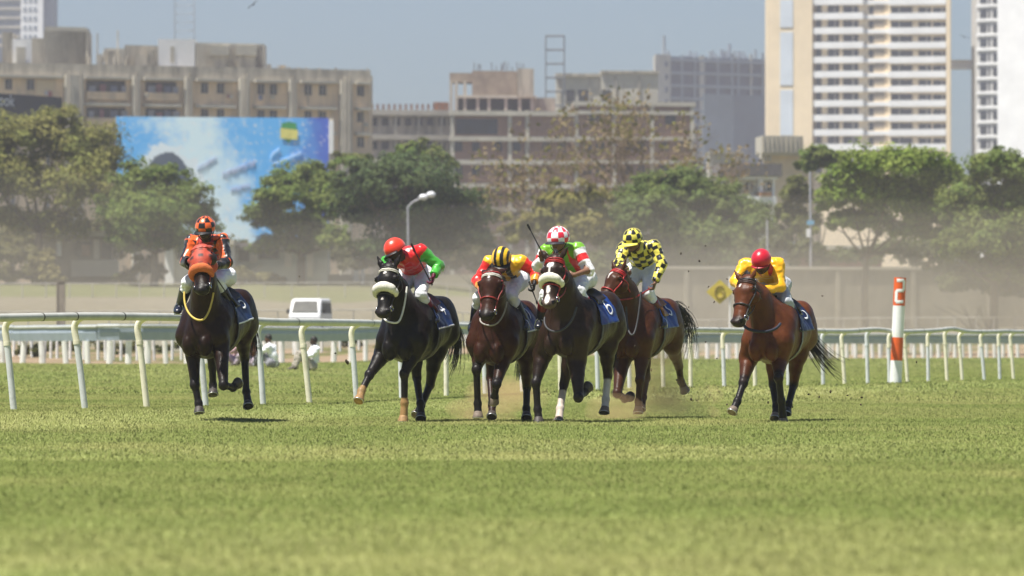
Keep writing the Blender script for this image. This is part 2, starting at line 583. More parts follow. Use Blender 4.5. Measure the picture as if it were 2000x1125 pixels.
# ------------------------------------------------------------------ running rail
W_PVC = mat('rail_paint', (.47, .48, .44), .5, .18, 4, spec=.35, col2=(.34, .35, .31), thr=(.25, .6))
P_SHADE_GREY = mat('post_shade_grey', (.60, .62, .64), .5, .15, 9, spec=.4, col2=(.44, .45, .45), thr=(.2, .5))  # shaded tone of the white posts, put into the colour
P_CREAM = mat('post_cream', (.74, .70, .56), .5, .15, 9, spec=.4, col2=(.55, .50, .36), thr=(.2, .5))
JOINT = mat('rail_joint', (.05, .05, .045), .7, .2, 20)
rail_root = empty('running_rail', (float(_rx[5]), float(_ry[5]), 0))
tag(rail_root, 'long curving white running rail on gooseneck posts beside the turf', 'rail')
ro = np.array(rail_root.location)
tops = []
rgp = np.random.default_rng(5)
for i, (u, vb, vt, Y) in enumerate(RAILPTS):
    base = at(u, vb + 3, Y)
    k = Y / FPX
    lean = [-11, -10, -14, -12, -9, -4, -10, -4, 2, 5, 2, 0, 3, 2, 3, 2, 4, 1, 2, 3, 2, -2, 2, 3, -3, 3, -1, -3, -4, 1, -3, -2][i] * k
    z_r = CAMZ + (HORIZ - vt) * k                                  # top of the rail
    top = np.array([base[0] + lean - .05, Y, z_r - .15])
    r = .041
    gooseneck = .19
    d = unit(np.array([_rx[min(i + 1, len(_rx) - 1)] - _rx[max(i - 1, 0)], _ry[min(i + 1, len(_rx) - 1)] - _ry[max(i - 1, 0)], 0]))
    side = np.array([d[1], -d[0], 0])                               # towards the track
    m = P_CREAM if i % 3 == 0 or i in (5, 6, 16, 26) and i != 5 else P_SHADE_GREY
    b = MB()
    b.tube([base - np.array([0, 0, .05]) - ro, base * .55 + top * .45 - ro, top * .78 + base * .22 - ro], r, 14)
    po = b.build('post', m, rail_root, True)
    e = MB()
    q0 = top * .79 + base * .21
    pts = spline([q0, top - np.array([0, 0, .05]), top + side * gooseneck * .22 + np.array([0, 0, .045]), top + side * gooseneck * .62 + np.array([0, 0, .085]), top + side * gooseneck + np.array([0, 0, .09])], 16)
    e.tube(pts - ro, r * 1.04, 14)
    e.tube([q0 - (q0 - base) * .03 - ro, q0 - ro, q0 + (top - q0) * .08 - ro], r * 1.16, 14)
    e.build('elbow', P_CREAM if i not in (5, 8, 10, 13, 20, 22) else P_SHADE_GREY, po, True)
    tops.append(top + side * gooseneck + np.array([0, 0, .15 - .052]))
tops = np.array(tops)
# the rail itself in lengths that butt at joints
full = spline(tops, len(tops) * 8 + 1)
cuts_ = [0, 11, 15, 21] + list(range(33, len(full) - 6, 13)) + [len(full) - 1]
for a, b_ in zip(cuts_[:-1], cuts_[1:]):
    seg = full[a:b_ + 1].copy()
    mb = MB(); mb.tube(seg - ro, .051, 16); rl = mb.build('rail', W_PVC, rail_root, True)
    if b_ < len(full) - 1:
        t = unit(full[b_] - full[b_ - 1])
        jb = MB(); jb.tube([full[b_] - t * .012 - ro, full[b_] + t * .012 - ro], 0.0535, 16); jb.build('joint', JOINT, rl, True)

# ------------------------------------------------------------------ outer fence: grey board on white posts
fence_root = empty('board_fence', (float(_fx[2]), float(_fy[2]), .3))
tag(fence_root, 'low fence with blue grey board on white posts along the far edge of the turf', 'fence')
fo_ = np.array(fence_root.location)
BOARD = mat('board_paint', (.33, .385, .46), .6, .15, 1.5, col2=(.26, .31, .37))
PW = mat('post_white', (.80, .79, .75), .6, .2, 3, col2=(.60, .57, .50), thr=(.25, .5))
fp = np.array([at(u, v, Y) for u, v, Y in FENCEPTS])
fs = spline(fp, 400)
seglen = np.concatenate([[0], np.cumsum(np.linalg.norm(np.diff(fs, axis=0), axis=1))])
def fat(s): return np.array([np.interp(s, seglen, fs[:, k]) for k in range(3)])
TOT = seglen[-1]
nb_ = 26
for j in range(nb_):
    s = np.linspace(TOT * j / nb_, TOT * (j + 1) / nb_ - .02, 8)
    pts = np.array([fat(q) for q in s]); pts[:, 2] = gz(pts[:, 0], pts[:, 1]) + .93 + .012 * math.sin(j * 1.7)
    mb = MB(); mb.tube(pts - fo_, 1.0, 4, True, up=(0, 0, 1), flat=(.045, .235)); mb.build('board', BOARD, fence_root)
    mb = MB(); pts[:, 2] += .17; mb.tube(pts - fo_ - np.array([0, .10, 0]), .045, 8); mb.build('top_rail', W_PVC, fence_root, True)
ss = np.linspace(0, TOT, 4000); fu = np.array([1000 + fat(q)[0] / fat(q)[1] * FPX for q in ss])
uu = -80.0
while uu < 2070:
    p = fat(np.interp(uu, fu, ss)); z = float(gz(p[0], p[1]))
    mb = MB(); lean = rgp.normal(0, .035); h = .98; w = rgp.uniform(.075, .095)
    q = p.copy(); q[2] = z - .1
    mb.tube([q - fo_ + np.array([0, .06, 0]), q + np.array([lean, .06, h * .8]) - fo_], 1.0, 8, True, up=(0, 1, 0), flat=(w, .05))
    mb.build('post', PW, fence_root, False)
    uu += float(np.interp(uu, [0, 350, 600, 1000, 1400, 1700, 2000], [43, 40, 33, 25, 19, 16.5, 16])) * rgp.uniform(.88, 1.12)

# a second line of posts on the other side of the earth strip, and the rails of the far tracks
FARP = mat('far_paint', (.46, .44, .39), .8, .2, 1)
def far_rail(label, pts, n, h, w, rail=True, m=None, rr=.045):
    r0 = empty('track_rail', pts[0]); tag(r0, label, 'rail'); o0 = np.array(r0.location)
    L = spline(np.array(pts), 120)
    for j in range(n):
        p = L[int((j + .5) / n * 119)].copy(); p[2] = gz(p[0], p[1])
        mb = MB(); mb.tube([p - o0 - np.array([0, 0, .1]), p + np.array([rgp.normal(0, .02), 0, h]) - o0], w, 6); mb.build('post', m or FARP, r0, True)
    if rail:
        q = L.copy(); q[:, 2] = gz(q[:, 0], q[:, 1]) + h
        mb = MB(); mb.tube(q[::4] - o0, rr, 6); mb.build('rail', m or FARP, r0, True)
def onground(u, Y):
    X = (u - 1000) / FPX * Y; return np.array([X, Y, float(gz(X, Y))])
far_rail('thin white posts and rail just behind the board fence', [onground(-60, 200), onground(350, 190), onground(900, 226), onground(1500, 272), onground(2060, 292)], 92, .85, .055, False, PW)
far_rail('faint pale rail crossing the infield beyond the van', [onground(-60, 268), onground(500, 272), onground(1000, 276), onground(1380, 286)], 34, .8, .035, True, None, .03)
far_rail('farthest pale rail below the trees on the left', [onground(-60, 346), onground(400, 348), onground(900, 352), onground(1300, 356)], 30, .9, .04, True, None, .03)
far_rail('pale rail at the foot of the concrete wall', [onground(1240, 312), onground(1600, 318), onground(2080, 322)], 26, .85, .04, True, None, .035)

# ------------------------------------------------------------------ furlong marker 2
mk = at(1749, 747, 125.0); mr = empty('furlong_post', mk)
tag(mr, 'red and white furlong post with a white figure 2 standing behind the running rail', 'marker post')
kk = 125.0 / FPX
RW = mat('marker_white', (.82, .82, .82), .45, .06, 4); RR = mat('marker_red', (.74, .115, .022), .5, .1, 5)
def tilt(z): return np.array([z * .045, 0, z])
zz = [0, 47 * kk, 94 * kk + .02, 152 * kk + .0, 204 * kk]
zz = [(747 - v) * kk for v in (747, 704, 650, 597, 542)]
rad = .132
for (a, b_, m_) in ((zz[0] - .1, zz[1], RW), (zz[1], zz[2] - .1, RR), (zz[2] - .1, zz[3], RW), (zz[3], zz[4], RR)):
    mb = MB(); mb.tube([tilt(a), tilt(b_ - .002)], rad, 28); o = mb.build('band', m_, mr, True)
top_band = o
mb = MB()
for (p, q) in (((-.08, .245), (.085, .245)), ((.085, .245), (.085, .02)), ((.085, .02), (-.08, .02)), ((-.08, .02), (-.08, -.225)), ((-.08, -.225), (.085, -.225))):
    pts = []; ups = []
    for t in np.linspace(0, 1, 8):
        x = p[0] + (q[0] - p[0]) * t; z = (zz[3] + zz[4]) / 2 + p[1] + (q[1] - p[1]) * t
        a = x / rad * 1.0
        pts.append(tilt(z) + np.array([math.sin(a) * (rad + .004), -math.cos(a) * (rad + .004), 0])); ups.append([math.sin(a), -math.cos(a), 0])
    mb.tube(pts, 1.0, 4, True, up=np.array(ups), flat=(.034, .004))
mb.build('figure', RW, top_band)
# ------------------------------------------------------------------ buildings
class Facade:
    """upright wall plane between two plan points; boxes given by photograph coordinates on that plane"""
    def __init__(self, uA, YA, uB, YB, root):
        self.A = np.array([(uA - 1000) / FPX * YA, YA]); self.B = np.array([(uB - 1000) / FPX * YB, YB])
        self.d = (self.B - self.A) / np.linalg.norm(self.B - self.A)
        self.n = np.array([self.d[1], -self.d[0]])
        if self.n[1] > 0: self.n = -self.n
        self.root = root; self.o = np.array(root.location)
    def off(self, b, d): return b + (self.n * d if d >= 0 else np.array([0.0, -d]))
    def hit(self, u):
        k = (u - 1000) / FPX
        # A + t d with X = k Y
        t = (k * self.A[1] - self.A[0]) / (self.d[0] - k * self.d[1])
        return self.A + t * self.d
    def z(self, u, v): return CAMZ + (HORIZ - v) * self.hit(u)[1] / FPX
    def box(self, mb, u0, u1, v0, v1, d0=0.0, d1=.3, zz=None):
        p, q = self.hit(u0), self.hit(u1)
        um = (u0 + u1) / 2
        z1, z0 = (self.z(um, v0), self.z(um, v1)) if zz is None else zz
        def P(b, d, z): return np.array([*self.off(b, d), z]) - self.o
        V = [P(p, d0, z0), P(q, d0, z0), P(q, d1, z0), P(p, d1, z0), P(p, d0, z1), P(q, d0, z1), P(q, d1, z1), P(p, d1, z1)]
        mb.add(V, [[0, 1, 2, 3], [4, 7, 6, 5], [0, 4, 5, 1], [1, 5, 6, 2], [2, 6, 7, 3], [3, 7, 4, 0]])
    def strip(self, mb, u0, u1, v0, v1, d0, d1, zr=None):
        """horizontal member of constant height along the wall (v read at u0)"""
        z1, z0 = self.z(u0, v0), self.z(u0, v1)
        self.box(mb, u0, u1, v0, v1, d0, d1, (z1, z0))
    def part(self, name, m, *boxes, parent=None):
        mb = MB()
        for b in boxes: self.box(mb, *b)
        return mb.build(name, m, parent or self.root)

CON = mat('stained_concrete', (.50, .45, .36), .9, .2, .35, col2=(.20, .18, .145), thr=(.32, .6), stretch=(2.5, 2.5, .5), detail=7)
CONL = mat('pale_concrete', (.56, .52, .43), .9, .2, .3, col2=(.38, .355, .295))
CREAM = mat('cream_wall', (.66, .52, .33), .9, .15, .3, col2=(.50, .40, .27), thr=(.25, .6))
TAN = mat('tan_wall', (.74, .55, .35), .9, .15, .35, col2=(.44, .35, .25), thr=(.3, .6), stretch=(2.2, 2.2, .4), detail=7)
GLS = mat('dark_window', (.035, .045, .06), .35, .3, .6)
OPEN_SHADE = mat('opening_shade', (.055, .058, .065), .9, .3, .5)  # near-black slabs stand in for the shade inside openings
BRICK = mat('raw_brick', (.30, .175, .125), .95, .2, .6, col2=(.22, .14, .105))
WHT = mat('white_wall', (.84, .84, .83), .8, .06, .2)
MAR = mat('maroon_wall', (.34, .15, .14), .9, .15, .4)
TWRC = mat('tower_cream', (.82, .67, .45), .85, .06, .2)
rb_ = np.random.default_rng(31)

# --- A: long weathered apartment block, left
rt = empty('apartment_block', (*((np.array([(340 - 1000) / FPX * 668, 668]))), 5.2))
tag(rt, 'long weathered tan apartment block with water pipes behind the blue billboard', 'building')
fa = Facade(-60, 668, 722, 688, rt)
top = fa.z(722, 137); bot = 5.0
def zrow(v): return fa.z(722, v)           # heights read at the right end, where rows are sharpest
mb = MB(); fa.box(mb, -60, 722, 0, 0, -14, 0, (zrow(150), bot - rt.location.z + 5)); mb.build('wall', TAN, rt)
mb = MB(); fa.box(mb, -60, 722, 0, 0, -.6, .35, (top, zrow(165))); fa.box(mb, -60, 722, 0, 0, -14, -13.4, (top, zrow(165))); mb.build('parapet', CON, rt)
mb = MB(); fa.box(mb, -58, 720, 0, 0, -13.4, -.6, (zrow(149.5), zrow(152))); mb.build('roof', CON, rt)
pil = [(124, 158), (256, 268), (358, 370), (464, 482), (562, 574), (662, 682)]
for a, b_ in pil:
    fa.part('pilaster', CONL if a != 118 else CREAM, (a, b_, 0, 0, 0, .9, (zrow(158), bot)))
    for q in (a + 6, b_ - 6):
        mb = MB(); p = fa.hit(q) + fa.n * 1.1; mb.tube([np.array([*p, bot]) - fa.o, np.array([*p, zrow(150)]) - fa.o], .10, 8); mb.build('drain_pipe', CON, rt, True)
rows = [(168, 188), (219, 238), (268, 288), (317, 337)]
bays = [(-30, 40), (40, 116), (162, 250), (278, 350), (380, 456), (494, 554), (584, 653), (692, 720)]
for v0, v1 in rows:
    for i, (a, b_) in enumerate(bays):
        g = fa.part('ledge', CONL, (a, b_, 0, 0, 0, .9, (zrow(v0 - 3), zrow(v0 - 8))))
        if i in (2, 3):
            fa.part('balcony_opening', OPEN_SHADE, (a + 6, b_ - 6, 0, 0, 0, .05, (zrow(v0), zrow(v1 + 2))))
            for q in range(4):
                uu = a + 10 + (b_ - a - 24) * q / 3
                fa.part('laundry', mat('laundry_%d' % (q % 3), [(.30, .31, .36), (.28, .12, .13), (.16, .18, .26)][q % 3], .9, .2, 1), (uu, uu + rb_.uniform(8, 14), 0, 0, .1, .25, (zrow(v1 - rb_.uniform(10, 16)), zrow(v1 + 2))))
            fa.part('balcony_wall', TAN, (a + 4, b_ - 4, 0, 0, .05, .55, (zrow(v1 + 1), zrow(v1 + 16))))
        else:
            n = 1 if i == 7 else 2
            for q in range(n):
                w = 13
                uu = a + (b_ - a) * ((q + .62) / (n + .45)) - w / 2
                if i == 1 and q == 1: fa.part('shutter', CREAM, (uu - 14, uu + w + 8, 0, 0, 0, .12, (zrow(v0 + 1), zrow(v1 + 10)))); continue
                wd = fa.part('window', GLS, (uu, uu + w, 0, 0, 0, .06, (zrow(v0), zrow(v1))))
                fa.part('mullion', CONL, (uu + w * .47, uu + w * .55, 0, 0, .06, .10, (zrow(v0 + .5), zrow(v1 - .5))), parent=wd)
for q in range(26):
    i = int(rb_.integers(0, 8)); a, b_ = bays[i]; v0, v1 = rows[int(rb_.integers(0, 3))]
    u0 = rb_.uniform(a + 3, b_ - 9); k = int(rb_.integers(0, 3))
    if k == 0: fa.part('air_conditioner', CONL, (u0, u0 + 6, 0, 0, .05, .6, (zrow(v1 + 3), zrow(v1 + 9))))
    elif k == 1: fa.part('wall_pipe', CON, (u0, u0 + 1.4, 0, 0, .02, .22, (zrow(v0 - 3), zrow(v1 + 22))))
    else: fa.part('washing', mat('washing_%d' % int(q % 4), [(.36, .12, .12), (.5, .5, .52), (.14, .18, .3), (.42, .36, .2)][q % 4], .9, .2, 1), (u0, u0 + rb_.uniform(4, 9), 0, 0, .3, .4, (zrow(v1 + 2), zrow(v1 + rb_.uniform(8, 13)))))
# roof-top rooms
for (nm, m_, u0, u1, v0, v1) in (('roof_room', CON, 82, 168, 58, 122), ('roof_room', CONL, 84, 165, 50, 60), ('tank_room', WHT, 20, 58, 74, 112), ('tank_room', WHT, 306, 378, 74, 122), ('tank_room', MAR, 384, 511, 86, 130), ('roof_slab', CON, 240, 306, 86, 92), ('roof_slab', CONL, 380, 514, 82, 86), ('roof_shed', CONL, 200, 244, 92, 118), ('roof_shed', CON, 0, 20, 60, 112), ('roof_shed', CON, 58, 82, 72, 116)):
    z0 = zrow(150)
    mb = MB(); fa.box(mb, u0, u1, 0, 0, -9, -2.5, (fa.z((u0 + u1) / 2, v0), z0)); mb.build(nm, m_, rt)
fa.part('door', CONL, (330, 338, 0, 0, -2.5, -2.42, (fa.z(334, 88), fa.z(334, 120))))
for u0, u1 in ((410, 446), (460, 500)):
    mb = MB(); fa.box(mb, u0, u1, 0, 0, -2.5, -1.2, (fa.z(u0, 88), fa.z(u0, 106))); mb.build('water_tank', CONL, rt)
    mb = MB(); fa.box(mb, u0 + 3, u1 - 3, 0, 0, -2.5, -1.6, (fa.z(u0, 106), zrow(150))); mb.build('tank_stand', CON, rt)
for u0, h in ((173, 14), (206, 30), (520, 8), (246, 36)):
    mb = MB(); p = fa.hit(u0) - fa.n * 3; mb.tube([np.array([*p, zrow(150)]) - fa.o, np.array([*p, fa.z(u0, 92 - h)]) - fa.o], .09, 6); mb.build('aerial', CON, rt, True)
for (u0, w, v0) in ((30, 16, 90), (186, 10, 104), (208, 22, 98), (262, 30, 104), (286, 14, 96), (520, 8, 124), (545, 12, 126)):
    fa.part('roof_box', (CONL, CON, CREAM)[int(u0) % 3], (u0, u0 + w, 0, 0, -2.4, -1.4, (fa.z(u0, v0), zrow(150))))
for q in range(22):
    u0 = rb_.uniform(170, 300); p = fa.hit(u0) + np.array([0, rb_.uniform(1, 3)])
    mb = MB(); mb.tube([np.array([*p, zrow(150)]) - fa.o, np.array([*(p + rb_.normal(0, .2, 2)), fa.z(u0, rb_.uniform(88, 112))]) - fa.o], rb_.uniform(.05, .14), 5); mb.build('roof_pole', CON, rt)
for q in range(14):
    u0 = rb_.uniform(520, 720)
    fa.part('roof_lump', CONL, (u0, u0 + rb_.uniform(2, 6), 0, 0, -1.5, -.7, (top + rb_.uniform(.1, .45), top - .6)))

# --- B: unfinished brick block in the middle
rt = empty('unfinished_block', ((1040 - 1000) / FPX * 745, 745, 5.0))
tag(rt, 'unfinished brick apartment block with bare concrete frame in the middle distance', 'building')
fb2 = Facade(880, 742, 1356, 748, rt)
fb2.part('wall', BRICK, (882, 1120, 0, 0, -10, -.25, (fb2.z(900, 216), 4)), (1120, 1352, 0, 0, -10, -.25, (fb2.z(1200, 205), 4)))
for v in (216, 266, 312, 358, 404, 450):
    mb = MB(); fb2.strip(mb, 878, 1122, v, v + 9, -.3, .45); fb2.strip(mb, 1122, 1356, v, v + 7, -.3, .3); mb.build('floor_slab', CONL, rt)
mb = MB(); fb2.strip(mb, 1118, 1358, 198, 206, -10.2, .3); mb.build('roof_slab', CONL, rt)
for u in (880, 992, 1026, 1122, 1196, 1270, 1348):
    fb2.part('column', CONL, (u, u + 7, 0, 0, -.25, .2, (fb2.z(u, 216 if u < 1122 else 205), 4)))
fb2.part('opening_shade', GLS, (890, 972, 0, 0, -.25, -.15, (fb2.z(930, 232), fb2.z(930, 262))))
for v in (285, 331, 377, 423):
    for u in (888, 922, 965, 1002, 1060, 1090, 1140, 1165, 1220, 1245, 1290, 1320):
        if rb_.random() < .85: fb2.part('window', GLS, (u, u + 15, 0, 0, -.25, -.15, (fb2.z(u, v - 8), fb2.z(u, v + 10))))
for u in (1150, 1225, 1300): fb2.part('window', GLS, (u, u + 20, 0, 0, -.25, -.15, (fb2.z(u, 218), fb2.z(u, 244))))
# roof structures
fr2 = Facade(875, 750, 1050, 752, rt)
fr2.part('roof_room', mat('shuttering', (.36, .29, .22), .95, .2, .5), (922, 1010, 138, 190, -6, 0), (878, 924, 142, 160, -6, -.2))
fr2.part('roof_room', CON, (1010, 1042, 134, 190, -6, .3))
for u in (878, 888, 905, 930, 952, 985, 1012, 1036): fr2.part('column', CONL, (u, u + 6, 158 if u < 922 else 186, 216, -.6, 0))
fr2.part('roof_room', OPEN_SHADE, (894, 1040, 188, 214, -5, -1))
mb = MB(); fr2.strip(mb, 894, 1048, 186, 191, -6, .2); mb.build('floor_slab', CONL, rt)
fr2.part('rubble', CON, (1042, 1085, 190, 216, -4, -1))
for q in range(16):
    u = rb_.uniform(925, 1040); p = fr2.hit(u) - fr2.n * rb_.uniform(.5, 5)
    mb = MB(); mb.tube([np.array([*p, fr2.z(u, 136)]) - fr2.o, np.array([*(p + rb_.normal(0, .1, 2)), fr2.z(u, rb_.uniform(118, 130))]) - fr2.o], .05, 5); mb.build('reinforcing_bar', mat('rust', (.10, .07, .055), .9, .2, 1), rt)

# --- low wing between A and B
rt = empty('low_block', ((800 - 1000) / FPX * 760, 760, 5.0))
tag(rt, 'low grey block with rows of open bays between the tan block and brick block', 'building')
fl = Facade(700, 758, 905, 762, rt)
fl.part('wall', CON, (700, 905, 0, 0, -9, -.3, (fl.z(800, 216), 4)))
for v in (214, 262, 308):
    mb = MB(); fl.strip(mb, 700, 905, v, v + 10, -.4, .5); mb.build('floor_slab', CONL, rt)
for v0, v1 in ((230, 245), (276, 292)):
    for u in range(724, 890, 22):
        fl.part('bay', OPEN_SHADE, (u, u + 13, v0, v1, -.3, -.22))
for u in (722, 770, 815, 860, 896): fl.part('column', CONL, (u, u + 5, 0, 0, -.3, .15, (fl.z(u, 222), 4)))
for u in np.arange(724, 880, 11.0): fl.part('parapet_pier', BRICK, (u, u + 5, 203, 214, -.6, -.1))
fl.part('brick_stack', mat('orange_brick', (.42, .19, .09), .9, .2, 1), (846, 876, 199, 214, -2.2, -.8))

# --- grey hall behind the scaffold
rt = empty('grey_hall', ((1180 - 1000) / FPX * 860, 860, 5.0))
tag(rt, 'grey flat roofed hall above the brick block beside the scaffold tower', 'building')
fh_ = Facade(1085, 860, 1285, 862, rt)
fh_.part('wall', CONL, (1086, 1172, 0, 0, -8, 0, (fh_.z(1130, 148), 4)), (1172, 1284, 0, 0, -8, .6, (fh_.z(1220, 141), 4)))
mb = MB(); fh_.strip(mb, 1084, 1174, 143, 149, -8.2, .5); fh_.strip(mb, 1172, 1286, 138, 143, -8.2, 1.0); mb.build('roof', CON, rt)
for u, w in ((1106, 16), (1130, 22), (1174, 18)): fh_.part('opening', OPEN_SHADE, (u, u + w, 176, 200, .6 if u > 1170 else 0, .7 if u > 1170 else .1))
for u in (1092, 1150, 1200, 1246): fh_.part('pilaster', CON, (u, u + 3, 150, 210, .6 if u > 1170 else 0, .8 if u > 1170 else .2))

# --- scaffold tower
def lattice(name, label, cat, u, w, v0, v1, Y, nlev, r, m, diag=True):
    p0 = at(u, v1, Y); rt = empty(name, p0); tag(rt, label, cat)
    hw = w / FPX * Y / 2; H_ = (v1 - v0) / FPX * Y
    C4 = [(-hw, -hw), (hw, -hw), (hw, hw), (-hw, hw)]
    for x, y in C4:
        mb = MB(); mb.tube([[x, y, 0], [x, y, H_]], r, 6); mb.build('leg', m, rt, True)
    for k in range(nlev + 1):
        mb = MB(); z = H_ * k / nlev
        for i in range(4):
            a, b_ = C4[i], C4[(i + 1) % 4]
            mb.tube([[*a, z], [*b_, z]], r * .8, 5)
            if diag and k < nlev: mb.tube([[*a, z], [*b_, z + H_ / nlev]], r * .5, 5)
        mb.build('brace', m, rt, True)
    return rt
SC = mat('scaffold_steel', (.17, .18, .20), .7, .2, 1)
lattice('scaffold_tower', 'tall open scaffold tower rising behind the brick block', 'scaffold', 1084, 36, 70, 260, 840, 7, .10, SC, False)
lattice('lattice_mast', 'faint lattice mast above the white roof room, top left', 'mast', 360, 38, -40, 76, 900, 7, .05, mat('mast_steel', (.36, .40, .44), .7, .1, 1))

# --- C: tower block under construction, far off
rt = empty('construction_tower', ((1390 - 1000) / FPX * 1500, 1500, 4.0))
tag(rt, 'distant haze tinted tower block still under construction with bare floors', 'building')
fc = Facade(1275, 1500, 1508, 1520, rt)
DK = mat('hazed_floor_shade', (.075, .10, .155), .9, .3, .2); GR = mat('hazed_grey', (.27, .32, .36), .9, .15, .15)  # dark blue stands for shaded floors; distance haze is mixed into both colours
fc.part('wall', CONL, (1278, 1308, 0, 0, -12, .5, (fc.z(1290, 106), 4)))
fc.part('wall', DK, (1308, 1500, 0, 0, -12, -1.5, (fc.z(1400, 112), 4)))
for v in (114, 139, 164, 189, 214, 239, 264, 289):
    mb = MB(); fc.strip(mb, 1308, 1502, v, v + 5, -1.6, .3); mb.build('floor_slab', GR, rt)
for u in (1330, 1355, 1366, 1400, 1428, 1440, 1465, 1488, 1498):
    fc.part('column', CONL if u in (1366, 1465) else GR, (u, u + (10 if u == 1366 else 4), 0, 0, -1.5, .1, (fc.z(u, 106 + rb_.uniform(-4, 6)), 4)))
fc.part('screen', mat('hazed_netting', (.20, .25, .29), .9, .15, .1), (1372, 1430, 184, 330, .3, .6))  # distance haze is tinted into the netting colours too
fc.part('screen', mat('hazed_netting_dark', (.10, .135, .175), .9, .15, .1), (1430, 1505, 186, 330, .3, .7))
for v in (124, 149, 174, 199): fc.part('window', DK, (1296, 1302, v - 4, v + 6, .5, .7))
for q in range(26):
    u = rb_.uniform(1300, 1500); mb = MB(); p = fc.hit(u) - fc.n * rb_.uniform(0, 8)
    mb.tube([np.array([*p, fc.z(u, 114)]) - fc.o, np.array([*p, fc.z(u, rb_.uniform(94, 108))]) - fc.o], rb_.uniform(.12, .5), 5); mb.build('starter_column', GR, rt)
for u, v in ((1313, 68), (1441, 84)):
    mb = MB(); p = fc.hit(u) - fc.n * 4; mb.tube([np.array([*p, fc.z(u, 114)]) - fc.o, np.array([*p, fc.z(u, v)]) - fc.o], .5, 6); mb.build('hoist_mast', GR, rt, True)

# --- D: banded high-rise
rt = empty('highrise_tower', ((1680 - 1000) / FPX * 1170, 1170, 4.0))
tag(rt, 'tall cream tower with white balcony bands and rows of dark windows', 'building')
fd = Facade(1505, 1176, 1858, 1167, rt)
fd.part('wall', TWRC, (1590, 1856, 0, 0, -20, 0, (fd.z(1700, -60), 4)))
fd.part('stair_wall', TWRC, (1503, 1590, 0, 0, -20, 1.6, (fd.z(1540, -60), 4)))
for a, b_ in ((-60, -6), (0, 54), (63, 167), (176, 265)): fd.part('glazed_strip', mat('pale_glass', (.62, .68, .74), .4, .05, .2), (1527, 1552, a, b_, 1.6, 1.75))
fd.part('edge_fin', TWRC, (1850, 1858, 0, 0, 0, 1.2, (fd.z(1850, -60), 4)))
wins = [(1594, 10, 16), (1618, 20, 0), (1648, 28, 0), (1698, 8, 0), (1742, 22, 0), (1766, 15, 0), (1796, 22, 0), (1824, 25, 0)]
for k in range(-2, 13):
    vb = 33 + 28.4 * k
    if vb > 345: break
    mb = MB(); fd.strip(mb, 1590, 1688, vb - 7, vb + 5.5, 0, 1.3); fd.strip(mb, 1738, 1850, vb - 7, vb + 5.5, 0, 1.3); mb.build('balcony_band', WHT, rt)
    mb = MB(); fd.strip(mb, 1688, 1738, vb - 4, vb + 4, 0, .4); mb.build('balcony_band', WHT, rt)
    for (u, w, _) in wins:
        dv = (u - 1590) * .018
        wn_ = fd.part('window', mat('tower_glass_%d' % (int(rb_.integers(0, 3))), (.035, .042, .05), .3, .3, .2) if True else None, (u - 1, u + w + 1, vb + 5.6 + dv, vb + 21 + dv, 0, .08))
        if w > 18: fd.part('blind', mat('blind', (.45, .42, .36), .8, .1, .3), (u + w * .62, u + w * .72, vb + 6 + dv, vb + 20 + dv, .08, .16), parent=wn_)
    for u in (1642, 1736, 1788): fd.part('pier', TWRC, (u, u + 5, vb + 5, vb + 22, 0, .7))
    if k % 1 == 0: fd.part('recess_shade', mat('recess_shade_tan', (.40, .33, .24), .9, .1, .3), (1708, 1728, vb + 5, vb + 20, .0, .06))  # flat panel, its darker tan stands in for a recess in shade
# skywalk
rt2 = empty('skywalk', np.array([(1880 - 1000) / FPX * 1176, 1176, 60])); tag(rt2, 'white enclosed skywalk joining the two towers', 'bridge')
fs_ = Facade(1850, 1178, 1912, 1178, rt2); fs_.part('deck', WHT, (1856, 1911, 119, 134, -4, 0)); fs_.part('roof', CREAM, (1855, 1912, 117, 119, -4.2, .3))
# --- E: second tower
rt = empty('white_tower', ((1960 - 1000) / FPX * 1150, 1150, 4.0))
tag(rt, 'pale tower at the right edge with small square windows beside a blank white face', 'building')
fe = Facade(1905, 1162, 2060, 1150, rt)
fe.part('wall', mat('tower_greywhite', (.60, .59, .56), .85, .08, .2), (1910, 1962, 0, 0, -16, 0, (fe.z(1930, -60), 4)))
fe.part('blank_wall', WHT, (1962, 2070, 0, 0, -18, 2.5, (fe.z(2000, -60), 4)))
for k in range(-2, 13):
    v = 18 + 28.4 * k
    if v > 340: break
    for u, w in ((1915, 13), (1931, 4), (1940, 10), (1953, 6)):
        fe.part('window', mat('tower_glass_0', (.07, .08, .09), .3, .3, .2), (u, u + w, v, v + 17, 0, .1))
    mb = MB(); fe.strip(mb, 1909, 1962, v + 20, v + 24, 0, .35); mb.build('ledge', WHT, rt)

# --- F: far tower top left
rt = empty('distant_tower', ((50 - 1000) / FPX * 1650, 1650, 4.0))
tag(rt, 'hazy far tower half out of the frame at top left', 'building')
ff = Facade(-20, 1650, 105, 1650, rt)
ff.part('wall', GR, (-30, 40, 0, 0, -15, 0, (ff.z(20, -60), 4)), (84, 104, 0, 0, -15, -1, (ff.z(20, -60), 4)))
ff.part('wall', WHT, (40, 84, 0, 0, -15, 1.0, (ff.z(20, -60), 4)))
for v in range(-40, 90, 18):
    for u in (46, 56, 66): ff.part('window', GR, (u, u + 6, v, v + 8, 1.0, 1.15))
    mb = MB(); ff.strip(mb, -28, 40, v, v + 5, 0, 1.2); mb.build('floor_slab', CONL, rt)

